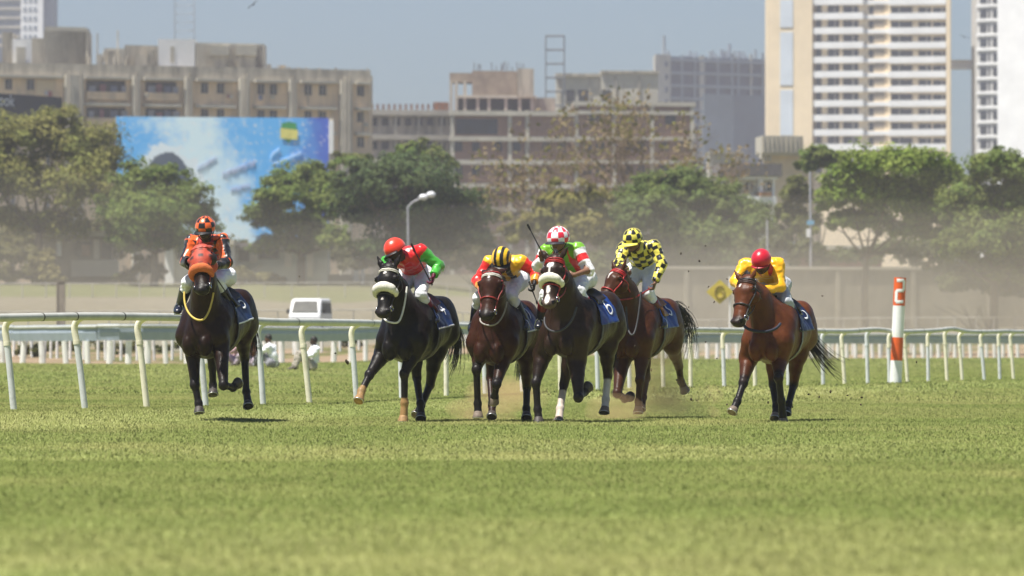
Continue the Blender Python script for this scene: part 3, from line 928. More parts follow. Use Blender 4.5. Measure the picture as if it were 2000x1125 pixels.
# --- G: water tank on a cream stair block, and the small house before it
rt = empty('tank_house', ((1525 - 1000) / FPX * 560, 560, 4.0)); tag(rt, 'cream stair block with a grey box water tank on top', 'building')
fg = Facade(1480, 560, 1595, 562, rt)
fg.part('wall', CREAM, (1496, 1590, 0, 0, -6, 0, (fg.z(1540, 304), 3)))
fg.part('water_tank', CONL, (1480, 1560, 266, 299, -5, 1.2)); fg.part('cornice', CONL, (1482, 1558, 299, 304, -5, .8))
for u in (1484, 1492, 1500): fg.part('strut', CONL, (u, u + 4, 304, 314, -.4, .4))
for u in np.arange(1482, 1560, 9.0): fg.part('tank_rib', CON, (u, u + 1.6, 268, 298, 1.2, 1.32))
rt = empty('villa', ((1450 - 1000) / FPX * 470, 470, 4.0)); tag(rt, 'pale two storey house with a flat grey roof half hidden by a tree', 'house')
fv = Facade(1390, 470, 1520, 472, rt)
fv.part('wall', mat('villa_cream', (.60, .57, .46), .9, .1, .5), (1432, 1512, 0, 0, -7, 0, (fv.z(1470, 345), 3)))
fv.part('roof', mat('grey_sheet', (.20, .18, .175), .85, .1, .5), (1396, 1517, 320, 344, -8, 1.2))
fv.part('fascia', WHT, (1438, 1512, 345, 351, 0, .8))
for u, w in ((1457, 12), (1486, 18)):
    w_ = fv.part('window', GLS, (u, u + w, 356, 372, 0, .1)); fv.part('frame', WHT, (u + w * .4, u + w * .55, 356, 372, .1, .2), parent=w_)
fv.part('balcony', WHT, (1452, 1506, 384, 398, 0, 1.2)); fv.part('pillar', WHT, (1478, 1484, 352, 384, .2, .8)); fv.part('awning', mat('rust_awning', (.40, .22, .12), .9, .2, 1), (1474, 1496, 376, 384, .2, 1.3))
fv.part('corner_pipe', WHT, (1506, 1511, 350, 440, .0, .3))
rt = empty('flat_roof_block', ((1380 - 1000) / FPX * 640, 640, 4.0)); tag(rt, 'small grey flat roofed block left of the cream stair block', 'building')
fk = Facade(1360, 640, 1455, 642, rt); fk.part('wall', CONL, (1385, 1450, 0, 0, -8, 0, (fk.z(1420, 300), 3))); fk.part('parapet', CON, (1383, 1452, 296, 301, -8.2, .3))

# ------------------------------------------------------------------ pavilions and wall below the trees
def hut(name, label, u0, u1, vt, vb, Y, wallm, roofm, openings, depth=5, eave=1.0):
    rt = empty(name, onground((u0 + u1) / 2, Y)); tag(rt, label, 'building')
    f = Facade(u0, Y, u1, Y, rt); gz0 = rt.location.z
    f.part('wall', wallm, (u0, u1, 0, 0, -depth, 0, (f.z(u0, vt), gz0 - 1.5)))
    if roofm: f.part('roof', roofm, (u0 - 6, u1 + 6, 0, 0, -depth - .5, eave, (f.z(u0, vt - 9), f.z(u0, vt))))
    for (a, b_, c, d_, m_, nm) in openings: f.part(nm, m_, (a, b_, c, d_, 0, .12 if nm not in ('pillar', 'panel') else .5))
    return f
hut('pavilion', 'low open pavilion with a flat roof under the trees at far left', 86, 222, 462, 560, 404, mat('pav_wall', (.30, .26, .20), .9, .2, .6), CONL,
    [(146, 178, 472, 500, OPEN_SHADE, 'opening'), (198, 218, 472, 506, OPEN_SHADE, 'opening'), (112, 120, 470, 500, WHT, 'pillar'), (184, 194, 468, 506, CONL, 'pillar'), (140, 232, 508, 540, CONL, 'panel'), (160, 176, 478, 500, BRICK, 'panel')])
hut('white_hut', 'white washed hut behind the orange hooded horse', 322, 452, 478, 562, 402, mat('hut_white', (.82, .80, .74), .9, .15, .5), CONL,
    [(346, 392, 484, 506, OPEN_SHADE, 'opening'), (438, 450, 486, 506, OPEN_SHADE, 'opening'), (404, 418, 530, 545, OPEN_SHADE, 'opening'), (420, 448, 530, 545, GLS, 'window'), (396, 424, 480, 512, WHT, 'panel'), (323, 340, 470, 560, WHT, 'pillar')])
hut('green_hut', 'grey green hut between the white hut and the black horse', 452, 640, 484, 562, 408, mat('hut_green', (.42, .46, .43), .9, .15, .5), mat('grey_sheet', (.20, .18, .175), .85, .1, .5),
    [(466, 486, 488, 510, OPEN_SHADE, 'opening'), (505, 545, 488, 506, OPEN_SHADE, 'opening'), (556, 570, 486, 520, CONL, 'pillar'), (488, 502, 486, 512, CONL, 'pillar'), (600, 612, 492, 540, CONL, 'pillar')])
hut('long_wall_house', 'low pale building front behind the black horse', 640, 1010, 536, 600, 398, mat('low_wall', (.36, .33, .26), .9, .15, .5), None,
    [(690, 702, 500, 550, WHT, 'pillar'), (705, 712, 525, 560, WHT, 'pillar')])
rt = empty('concrete_wall', onground(1700, 331)); tag(rt, 'long stained concrete wall behind the furlong post', 'wall')
fw_ = Facade(1010, 326, 2150, 334, rt)
fw_.part('wall', mat('old_wall', (.33, .30, .23), .95, .2, .3, col2=(.12, .11, .085), thr=(.34, .60), detail=7, stretch=(1, 1, .7)), (1010, 2150, 0, 0, -.4, 0, (fw_.z(1700, 527), 0)))
fw_.part('coping', CONL, (1010, 2150, 0, 0, -.5, .12, (fw_.z(1700, 521), fw_.z(1700, 527))))
for u in range(1040, 2150, 148): fw_.part('pier', mat('old_wall_pier', (.36, .33, .26), .95, .2, .9), (u, u + 8, 0, 0, 0, .10, (fw_.z(1700, 528), 0)))

# bus / red shed roof behind the wall, blue fence
rt = empty('shed', onground(1640, 360)); tag(rt, 'long shed with pale roof and dull red side behind the wall', 'shed')
fz = Facade(1540, 360, 1730, 360, rt); fz.part('wall', mat('dull_red', (.24, .10, .085), .9, .2, .6), (1552, 1722, 488, 560, -3, 0)); fz.part('roof', CONL, (1546, 1728, 480, 488, -3.4, .6))
for u in (1575, 1615, 1655, 1690): fz.part('window', OPEN_SHADE, (u, u + 20, 494, 504, 0, .1))
rt = empty('railings', onground(1522, 345)); tag(rt, 'light blue upright railings behind the crimson capped jockey', 'fence')
fy = Facade(1490, 345, 1560, 345, rt); BL = mat('blue_rail', (.34, .42, .52), .7, .1, 1)
for u in np.arange(1500, 1552, 4.2): fy.part('bar', BL, (u, u + 2.2, 472, 530, -.03, .03))
fy.part('crossbar', BL, (1499, 1553, 478, 481, .03, .07)); 

# ------------------------------------------------------------------ billboards
def emat(name, fn):
    m = bpy.data.materials.new(name); MATS[name] = m; N, L, B = nodes_of(m); B.inputs['Roughness'].default_value = .55; fn(N, L, B); return m
rt = empty('billboard', at(440, 480, 520)); tag(rt, 'huge bright blue billboard with white splash and green yellow emblem', 'billboard')
fbd = Facade(190, 519, 652, 523, rt)
def bb_shader(N, L, B):
    a = N.new('ShaderNodeVertexColor'); a.layer_name = 'Col'; L.new(a.outputs[0], B.inputs['Base Color'])
nu, nv = 150, 90
UU, VV = np.meshgrid(np.linspace(226, 641, nu), np.linspace(229, 480, nv), indexing='ij')
q = np.stack([UU.ravel() / 30, VV.ravel() / 30, np.zeros(UU.size)], 1)
n_ = vnoise(q, 4) * .5 + vnoise(q * 2.2, 5) * .3 + vnoise(q * 5, 6) * .2
u_, v_ = UU.ravel(), VV.ravel()
deep, mid, wht_ = np.array([.06, .14, .62]), np.array([.12, .50, .98]), np.array([.74, .93, 1.0])
t = np.clip(1.05 - np.abs((u_ - 385) - (v_ - 300) * .25) / 150 + (n_ - .5) * .8, 0, 1)
C = mid + (wht_ - mid) * sm(t, .25, 1.0)[:, None]
w = sm(u_ + (n_ - .5) * 60, 555, 640)[:, None]; C = C * (1 - w) + deep * w
sp = (vnoise(q * 9, 8) > .84); C[sp] = C[sp] * .5 + .45
dome = ((u_ - 326) / 42) ** 2 + ((v_ - 352) / 55) ** 2 + (n_ - .5) * .3 < 1
halo = ((u_ - 325) / 66) ** 2 + ((v_ - 350) / 66) ** 2 + (n_ - .5) * 1.2 < 1
C[halo] = np.array([.80, .90, .95]); C[dome] = np.array([.085, .115, .16]) * (0.7 + .6 * n_[dome][:, None])
Vb = []
for u, v in zip(u_, v_):
    p = fbd.hit(u) + fbd.n * .22; Vb.append([p[0], p[1], fbd.z(440, v) * 1.0])
Vb = np.array(Vb) - fbd.o
ib = np.arange(nu * nv).reshape(nu, nv)
mesh_np('poster', Vb, np.stack([ib[:-1, :-1], ib[:-1, 1:], ib[1:, 1:], ib[1:, :-1]], -1).reshape(-1, 4), emat('poster_print', bb_shader), rt, False, C)
fbd.part('panel', CON, (224, 650, 229, 482, -.3, .2)); fbd.part('edge', WHT, (642, 650, 236, 300, .2, .4))
for u in (260, 420, 600): fbd.part('support', SC, (u, u + 6, 480, 600, -.6, -.2))
def fpt(u, v, d): p = fbd.hit(u) + fbd.n * d; return np.array([p[0], p[1], fbd.z(440, v)]) - fbd.o
GRN = mat('emblem_green', (.05, .36, .10), .6, .1, 1); YLW = mat('emblem_yellow', (.80, .74, .20), .6, .1, 1); PW2 = mat('print_white', (.78, .80, .86), .6, .05, 1); PGY = mat('print_grey', (.50, .55, .74), .6, .05, 1)
mb = MB(); ring = [(549, 240), (563, 237), (578, 240), (579, 262), (563, 278), (548, 266)]
c = fpt(563, 256, .27); mb.add([c] + [fpt(a, b_, .27) for a, b_ in ring], T=[[0, (i + 1) % 6 + 1, i + 1] for i in range(6)]); em = mb.build('emblem', GRN, rt)
def text_on(fc, s, u, v, size, d, m, name, parent, rot=0.0, italic=0.0, v_ref=440):
    cu = bpy.data.curves.new(name, 'FONT'); cu.body = s; cu.size = 1.0; cu.align_x = 'CENTER'; cu.align_y = 'CENTER'; cu.shear = italic; cu.extrude = 0.0; cu.resolution_u = 3
    tmp = bpy.data.objects.new(name, cu); COL.objects.link(tmp)
    dg = bpy.context.evaluated_depsgraph_get(); me = bpy.data.meshes.new_from_object(tmp.evaluated_get(dg))
    bpy.data.objects.remove(tmp); bpy.data.curves.remove(cu)
    p = fc.hit(u) + fc.n * d; z = fc.z(v_ref, v)
    sc = size * fc.hit(u)[1] / FPX
    cr, sr = math.cos(rot), math.sin(rot)
    for vtx in me.vertices:
        x, y = vtx.co.x * sc, vtx.co.y * sc
        x, y = x * cr - y * sr, x * sr + y * cr
        vtx.co = Vector((p[0] + fc.d[0] * x, p[1] + fc.d[1] * x, z + y)) - Vector(fc.o)
    me.materials.clear()
    return link_mesh(name, me, m, parent, False)
mb = MB()
mb.add([fpt(546, 249, .31), fpt(581, 253, .31), fpt(580, 272, .31), fpt(547, 270, .31)], [[0, 1, 2, 3]]); mb.build('emblem_panel', YLW, em)
# two lines of white brush script, unreadable at this distance
rs = np.random.default_rng(12)
for (x0, y0, x1, y1, amp, nst, wd) in ((528, 304, 545, 290, 5, 4, .045), (532, 320, 588, 297, 3.2, 12, .045)):
    pts = []
    for k in range(nst * 3):
        t = k / (nst * 3 - 1)
        pts.append(fpt(x0 + (x1 - x0) * t + rs.normal(0, .5), y0 + (y1 - y0) * t + (amp * (1 if k % 3 == 0 else -.45)) * rs.uniform(.5, 1.1), .30))
    mb = MB(); mb.tube(spline(pts, nst * 14), wd, 5); mb.build('brush_script', mat('script_pale', (.50, .72, .96), .6, .05, 1), rt)
# slanted blocks of grey lettering, unreadable at this distance
for (x0, y0, x1, y1, hh) in ((383, 330, 420, 311, 16), (432, 342, 496, 318, 17), (448, 372, 486, 362, 14)):
    mb = MB(); n = int((x1 - x0) / 5)
    for k in range(n):
        t = (k + .5) / n; x = x0 + (x1 - x0) * t; y = y0 + (y1 - y0) * t
        for seg in (((0, -.5), (0, .5)), ((0, rs.choice([-.5, 0, .5])), (.6, rs.choice([-.5, 0, .5]))), ((.6, -.5), (.6, rs.choice([0, .5])))):
            (ax, ay), (bx, by) = seg
            mb.tube([fpt(x + ax * 5 , y + ay * hh * .7, .30), fpt(x + bx * 5 + .01, y + by * hh * .7 + .01, .235)], .03, 4)
    mb.build('grey_lettering', PGY, rt)

rt = empty('dark_billboard', at(40, 400, 540)); tag(rt, 'dark navy billboard with white lettering cut off at the left edge', 'billboard')
fdb = Facade(-160, 540, 118, 560, rt)
fdb.part('panel', mat('navy_print', (.012, .016, .03), .5, .1, .5), (-160, 118, 181, 260, -.4, .2)); fdb.part('support', SC, (20, 28, 260, 560, -.7, -.4), (90, 96, 260, 560, -.7, -.4))
text_on(fdb, 'ook', 8, 197, 33, .25, PW2, 'lettering', rt, 0, 0, 8)
# ------------------------------------------------------------------ trees
def leaf_mat(name, trans=.42): return vcol_mat(name, rough=.6, var=.15, scale=.8, spec=.10, trans=trans)
BARK = mat('bark', (.17, .13, .095), .95, .3, 3, col2=(.09, .07, .05), bump=.4)

def crown_mesh(lobes, nclump, nleaf, size, col, col2, seed, hollow=.55):
    """lobes: (centre xyz, radii xyz); leaves gathered in clumps near the skin of each lobe"""
    rg = np.random.default_rng(seed)
    C = np.array([l[0] for l in lobes], float); R = np.array([l[1] for l in lobes], float)
    vol = R.prod(1) ** (2 / 3); cnt = np.maximum(4, (nclump * vol / vol.sum())).astype(int)
    P = []; N = []; S = []
    for c, r, n in zip(C, R, cnt):
        d = rg.normal(size=(n, 3)); d /= np.linalg.norm(d, axis=1)[:, None]
        d[:, 2] = np.where(d[:, 2] < -.6, -d[:, 2] * .5, d[:, 2])
        rad = rg.uniform(hollow, 1.02, n) * (.86 + .28 * vnoise(d * 2.6 + c * .2, seed))
        cc = c + d * r * rad[:, None]
        cr = r.mean() * rg.uniform(.20, .42, n)
        tint = rg.uniform(0, 1, n)
        m = int(nleaf * 1.6)
        dd = rg.normal(size=(n, m, 3)); dd /= np.linalg.norm(dd, axis=2)[..., None]
        q = cc[:, None] + dd * (cr[:, None] * rg.uniform(.35, 1.0, (n, m)))[..., None] * np.array([1.15, 1.15, .8])
        P.append(q.reshape(-1, 3)); N.append((dd * .75 + d[:, None] * .5 + np.array([0, 0, .45])).reshape(-1, 3)); S.append(np.repeat(tint, m))
    P = np.concatenate(P); N = np.concatenate(N); S = np.concatenate(S)
    N = N + rg.normal(0, .35, N.shape); N /= np.linalg.norm(N, axis=1)[:, None]
    n = len(P)
    t = np.cross(N, rg.normal(size=(n, 3))); t /= np.linalg.norm(t, axis=1)[:, None]; b = np.cross(N, t)
    s = size * rg.uniform(.6, 1.35, n)[:, None]
    V = np.stack([P - t * s * .5, P + b * s * .32 + N * s * .06, P + t * s * .5, P - b * s * .32 + N * s * .06], 1)
    cl = np.array(col) * (1 - S[:, None]) + np.array(col2) * S[:, None]
    cl = cl * rg.uniform(.65, 1.35, n)[:, None]
    return V.reshape(-1, 3), np.arange(4 * n).reshape(-1, 4), np.repeat(cl, 4, 0)

def px_lobes(L, Y, dscale=1.0, rg=None):
    out = []
    for (u, v, ru, rv) in L:
        k = Y / FPX; dy = (rg.normal(0, ru * k * .4) if rg is not None else 0)
        out.append((at(u, v, Y) + np.array([0, dy, 0]), np.array([ru * k, (ru + rv) / 2 * k * dscale, rv * k])))
    return out

def tree(name, label, u, Y, lobes, col, col2, nclump=160, nleaf=42, size=.34, seed=1, trunk=.35, limbs=True, hollow=.30, vbase=None, fork=None, group='trees along the far side of the course'):
    rg = np.random.default_rng(seed)
    base = onground(u, Y)
    rt = empty(name, base); tag(rt, label, 'tree', group)
    L = px_lobes(lobes, Y, 1.0, rg)
    V, F, C = crown_mesh(L, nclump, nleaf, size, col, col2, seed, hollow)
    mesh_np('crown', V - base, F, leaf_mat('foliage'), rt, False, C)
    mb = MB()
    top = np.mean([l[0] for l in L], 0)
    fk = base + (np.array([(top[0] - base[0]) * .35, 0, (top[2] - base[2]) * .45])) if fork is None else at(*fork, Y)
    mb.tube(spline([base - [0, 0, .3], base * .5 + fk * .5 + rg.normal(0, .1, 3), fk], 10) - base, np.linspace(trunk, trunk * .7, 10), 10)
    tr = mb.build('trunk', BARK, rt, True)
    if limbs:
        for (c, r) in L[:7]:
            lb = MB(); e = c + np.array([0, 0, -r[2] * .1]); mid = (fk + e) / 2 + np.array([0, 0, -.12 * np.linalg.norm(e - fk)]) * rg.uniform(.4, 1)
            sp = spline([fk, mid, e], 10); lb.tube(sp - base, np.linspace(trunk * .38, trunk * .08, 10), 7)
            for q in range(4):
                j = int(rg.integers(4, 9)); d = rg.normal(0, 1, 3) * r * .5; d[2] = abs(d[2])
                lb.tube(np.array([sp[j], sp[j] + d * .6, sp[j] + d]) - base, [trunk * .16, trunk * .1, trunk * .04], 5)
            lb.build('limb', BARK, tr, True)
    return rt

G_OL, G_OL2 = (0.180, 0.198, 0.050), (0.246, 0.228, 0.072)
G_MID, G_MID2 = (0.120, 0.180, 0.038), (0.180, 0.216, 0.054)
G_DK, G_DK2 = (0.072, 0.114, 0.041), (0.102, 0.138, 0.048)
G_BR, G_BR2 = (0.150, 0.228, 0.034), (0.222, 0.276, 0.054)
tree('spreading_tree', 'tall olive brown tree with thin spreading crown at far left', 70, 402,
     [(55, 262, 95, 62), (150, 290, 88, 70), (40, 350, 100, 70), (160, 372, 84, 70), (110, 235, 60, 40), (-30, 320, 70, 90), (205, 325, 42, 55), (0, 430, 80, 50), (110, 440, 80, 45)], G_OL, G_OL2, 460, 44, .30, 1, .4, hollow=.15)
tree('round_tree', 'rounded mid green tree just left of the orange capped jockey', 300, 392,
     [(300, 352, 70, 44), (245, 392, 52, 58), (360, 395, 62, 52), (300, 425, 90, 55), (392, 430, 38, 45), (235, 445, 45, 40), (300, 470, 80, 30)], G_MID, G_MID2, 340, 44, .32, 2, .32)
tree('broad_tree', 'broad green tree to the right of the blue billboard gap', 590, 396,
     [(600, 350, 72, 40), (545, 395, 62, 48), (640, 400, 70, 52), (520, 430, 48, 40), (590, 445, 80, 42), (560, 478, 70, 26), (640, 470, 60, 30)], G_MID, G_MID2, 320, 44, .32, 3, .35)
tree('dark_dome_tree', 'very dark dense domed tree behind the street lamp', 800, 388,
     [(790, 350, 112, 52), (860, 395, 92, 52), (740, 400, 88, 58), (905, 438, 60, 40), (700, 350, 52, 40), (820, 440, 110, 45), (930, 465, 45, 28), (800, 480, 120, 26)], G_DK, G_DK2, 440, 44, .32, 4, .5)
tree('light_green_tree', 'small light green treetop above the dark domed tree', 825, 440,
     [(812, 295, 46, 20), (850, 312, 46, 24), (770, 312, 40, 16), (690, 312, 44, 18)], G_BR, (.15, .16, .05), 90, 40, .40, 5, .25, limbs=False)
tree('oak_like_tree', 'wide grey green tree behind the yellow checked jockey', 1330, 384,
     [(1330, 372, 92, 48), (1432, 412, 66, 52), (1250, 425, 78, 60), (1365, 462, 112, 55), (1262, 490, 90, 45), (1445, 470, 52, 45), (1330, 520, 110, 36), (1200, 510, 50, 40), (1390, 395, 60, 44), (1290, 380, 60, 44), (1210, 455, 60, 44), (1470, 440, 40, 44), (1420, 515, 80, 40)], (.115, .165, .045), (.16, .195, .055), 760, 44, .32, 6, .42)
tree('young_tree', 'thin yellow green tree below the brick block', 1110, 378,
     [(1100, 400, 46, 50), (1160, 395, 40, 44), (1060, 440, 40, 40), (1130, 450, 60, 50), (1010, 450, 36, 34), (1175, 460, 40, 40)], (.175, .175, .045), (.23, .20, .065), 200, 34, .36, 7, .22, hollow=.15)
tree('parasol_tree', 'small flat topped tree before the tower', 1600, 430,
     [(1600, 302, 44, 16), (1578, 325, 30, 18), (1632, 322, 34, 18)], G_MID, G_MID2, 80, 40, .36, 8, .16)
tree('slim_tree', 'slim olive tree between the villa and the bright green tree', 1556, 400,
     [(1555, 380, 34, 36), (1545, 425, 30, 44), (1572, 445, 34, 40), (1535, 470, 26, 30)], (.085, .095, .030), G_OL, 110, 40, .38, 9, .2)
tree('bright_tree', 'bright green bushy tree with forked bare trunk above the wall', 1690, 327,
     [(1745, 322, 112, 34), (1830, 345, 62, 48), (1660, 372, 66, 44), (1745, 385, 100, 55), (1620, 395, 36, 36), (1815, 410, 60, 50), (1700, 432, 60, 30), (1780, 450, 60, 30), (1850, 460, 50, 34), (1650, 430, 50, 26)], G_BR, G_BR2, 470, 44, .28, 10, .24, fork=(1692, 505))
tree('tall_right_tree', 'tall green tree reaching the right edge of the photo', 1940, 322,
     [(1962, 330, 78, 42), (1905, 400, 72, 60), (1995, 400, 70, 70), (1930, 465, 92, 55), (2020, 470, 60, 70), (1870, 490, 46, 40), (1960, 525, 80, 40)], (.125, .18, .04), (.185, .215, .06), 520, 44, .28, 11, .3)

# bare winter-brown tree in front of the brick block
rt = empty('bare_tree', onground(1180, 398)); tag(rt, 'bare brown twiggy tree before the unfinished brick block', 'tree', 'trees along the far side of the course')
base = np.array(rt.location); rg = np.random.default_rng(77)
tw = MB(); big = MB(); leaves = []
def grow_branch(p, d, L, r, depth):
    q = p + d * L * .5 + rg.normal(0, .05 * L, 3); e = p + d * L + rg.normal(0, .06 * L, 3)
    (big if depth < 2 else tw).tube(np.array([p, q, e]) - base, [r, r * .8, r * .6], 6 if depth < 2 else 4)
    if depth >= 5:
        leaves.append(e); return
    for k in range(3 if depth < 4 else 3):
        nd = unit(d + rg.normal(0, .50, 3) + np.array([0, 0, .12])); grow_branch(e if k else q, nd, L * rg.uniform(.62, .86), r * .58, depth + 1)
for s_ in range(5):
    grow_branch(base + np.array([rg.normal(0, 1.2), rg.normal(0, .8), 1.0]), unit(np.array([(-.75, -.35, .05, .45, .85)[s_], rg.normal(0, .15), 1.15])), 4.7, .17, 0)
trk = big.build('trunk', BARK, rt, True)
tw.build('twigs', mat('twig_brown', (.23, .165, .105), .95, .2, 2), rt, True)
lp = np.array(leaves); lp = lp[rg.random(len(lp)) < .42]
lp = np.repeat(lp, 6, 0) + rg.normal(0, .35, (len(lp) * 6, 3)); n = len(lp)
N = rg.normal(size=(n, 3)); N /= np.linalg.norm(N, axis=1)[:, None]; t = np.cross(N, rg.normal(size=(n, 3))); t /= np.linalg.norm(t, axis=1)[:, None]; b = np.cross(N, t); s = .20 * rg.uniform(.6, 1.3, n)[:, None]
V = np.stack([lp - t * s, lp + b * s * .6, lp + t * s, lp - b * s * .6], 1).reshape(-1, 3)
C = np.where(rg.random(n)[:, None] < .35, np.array([.20, .19, .045]), np.array([.26, .20, .11]))
mesh_np('leaves', V - base, np.arange(4 * n).reshape(-1, 4), leaf_mat('foliage'), rt, False, np.repeat(C, 4, 0))

# undergrowth along the foot of the trees
def bush(name, label, u, Y, lobes, c1, c2, ncl, seed, size=.32):
    b_ = onground(u, Y); rt = empty(name, b_); tag(rt, label, 'bush', 'bushes below the trees')
    V, F, C = crown_mesh(px_lobes(lobes, Y, 1.0, np.random.default_rng(seed)), ncl, 36, size, c1, c2, seed, .3)
    mesh_np('foliage', V - b_, F, leaf_mat('foliage'), rt, False, C)
    mb = MB()
    for k in range(5):
        a = np.random.default_rng(seed + k).normal(0, 1, 2); mb.tube(np.array([[0, 0, -.2], [a[0] * .3, a[1] * .2, .6], [a[0] * .9, a[1] * .5, 1.4]]), [.06, .04, .02], 5)
    mb.build('stem', BARK, rt, True)
BU = [('tangled olive bush at the left edge under the tall tree', 20, 398, [(0, 500, 50, 45), (60, 510, 40, 38), (25, 540, 60, 22)], (.12, .115, .045)),
      ('yellowish bush left of the open pavilion', 85, 394, [(85, 520, 26, 32), (100, 545, 30, 16)], (.17, .15, .055)),
      ('dark bush between pavilion and white hut', 265, 394, [(262, 480, 46, 40), (285, 525, 40, 32), (245, 545, 30, 16)], (.075, .085, .035)),
      ('low bush right of the white hut', 470, 398, [(470, 540, 34, 16), (520, 545, 40, 12)], (.16, .15, .07)),
      ('grey green bush behind the red capped jockey', 760, 392, [(700, 520, 40, 30), (760, 505, 60, 40), (830, 510, 50, 36), (790, 545, 70, 18)], (.095, .095, .048)),
      ('dull bush behind the striped jockey', 930, 392, [(900, 505, 50, 34), (960, 510, 50, 40), (1010, 520, 40, 34)], (.105, .10, .050)),
      ('green bush at the left end of the concrete wall', 1120, 318, [(1090, 500, 50, 40), (1150, 525, 60, 34), (1210, 540, 50, 28)], (.085, .095, .035)),
      ('shadowy undergrowth in the gap below the blue billboard', 450, 416, [(440, 490, 50, 34), (400, 500, 50, 30), (500, 500, 50, 26)], (.10, .105, .045)),
      ('dim undergrowth below the broad green tree', 620, 416, [(600, 500, 60, 26), (660, 500, 60, 30), (560, 510, 50, 20)], (.09, .095, .042)),
      ('murky undergrowth below the dark domed tree', 850, 416, [(740, 495, 70, 34), (850, 500, 80, 34), (930, 500, 60, 34)], (.075, .085, .04)),
      ('olive undergrowth left of the open pavilion roof', 130, 416, [(100, 455, 60, 34), (180, 450, 60, 30), (30, 470, 60, 40)], (.12, .115, .05)),
      ('dull shrubs behind the wall below the villa', 1540, 345, [(1520, 490, 40, 40), (1570, 500, 50, 34), (1480, 500, 50, 34)], (.10, .11, .045)),
      ('dark shrubs behind the wall under the forked tree', 1740, 345, [(1650, 505, 60, 30), (1740, 490, 70, 40), (1820, 490, 60, 44)], (.085, .10, .04)),
      ('dark scrub growing in front of the wall at far right', 1930, 324, [(1870, 555, 50, 22), (1940, 560, 60, 26), (2010, 560, 50, 30)], (.085, .10, .04)),
     ('leafy bush hanging over the right end of the wall', 1900, 328, [(1850, 520, 60, 26), (1930, 530, 70, 34), (2010, 540, 50, 46)], (.085, .11, .035))]
for i, (lab, u, Y, lo, c) in enumerate(BU):
    bush('bush', lab, u, Y, lo, c, tuple(q * 1.4 for q in c), 70, 300 + i)
WD = [(60, 195), (130, 200), (205, 206), (255, 200), (330, 202), (420, 205), (690, 215), (760, 212), (830, 220)]
for i, (u, Y) in enumerate(WD):
    b_ = onground(u, Y); rt = empty('weed_clump', b_); tag(rt, 'scrubby weed clump on bare earth behind the board fence', 'weeds', 'weed clumps behind the board fence')
    rg = np.random.default_rng(500 + i); r = rg.uniform(.35, .6)
    V, F, C = crown_mesh([(np.array([0, 0, r * .5]), np.array([r * 1.6, r, r * .7]))], 16, 30, .12, (.085, .10, .03), (.14, .13, .045), 500 + i, .2)
    mesh_np('leaves', V, F, leaf_mat('foliage'), rt, False, C)
# ------------------------------------------------------------------ horses
class Frame:
    """place of one horse: where it stands, which way it heads; pix() gives local points"""
    def __init__(self, u, Y, yaw):
        self.Y0 = Y; self.X0 = (u - 1000) / FPX * Y
        self.zg = float(gz(self.X0, Y))
        t = math.radians(yaw)
        self.F = np.array([-math.sin(t), -math.cos(t)]); self.Lf = np.array([math.cos(t), -math.sin(t)])
        self.rz = math.atan2(self.F[1], self.F[0])
    def pix(self, u, v, x):
        k = (u - 1000) / FPX
        y = (k * (self.Y0 + x * self.F[1]) - self.X0 - x * self.F[0]) / (self.Lf[0] - k * self.Lf[1])
        Y = self.Y0 + x * self.F[1] + y * self.Lf[1]
        return np.array([x, y, CAMZ + (HORIZ - v) / FPX * Y - self.zg])
    def world(self, p):
        p = np.asarray(p, float)
        xy = np.array([self.X0, self.Y0]) + p[..., :1] * self.F + p[..., 1:2] * self.Lf
        return np.concatenate([xy, p[..., 2:] + self.zg], -1)
    def root(self, name):
        return empty(name, (self.X0, self.Y0, self.zg), self.rz)

def coat_mat():
    m = vcol_mat('horse_coat', rough=0.40, sheen=0.0, coat=0.0, var=0.28, scale=9.0, spec=0.15, bump=0.25, bscale=70)
    return m

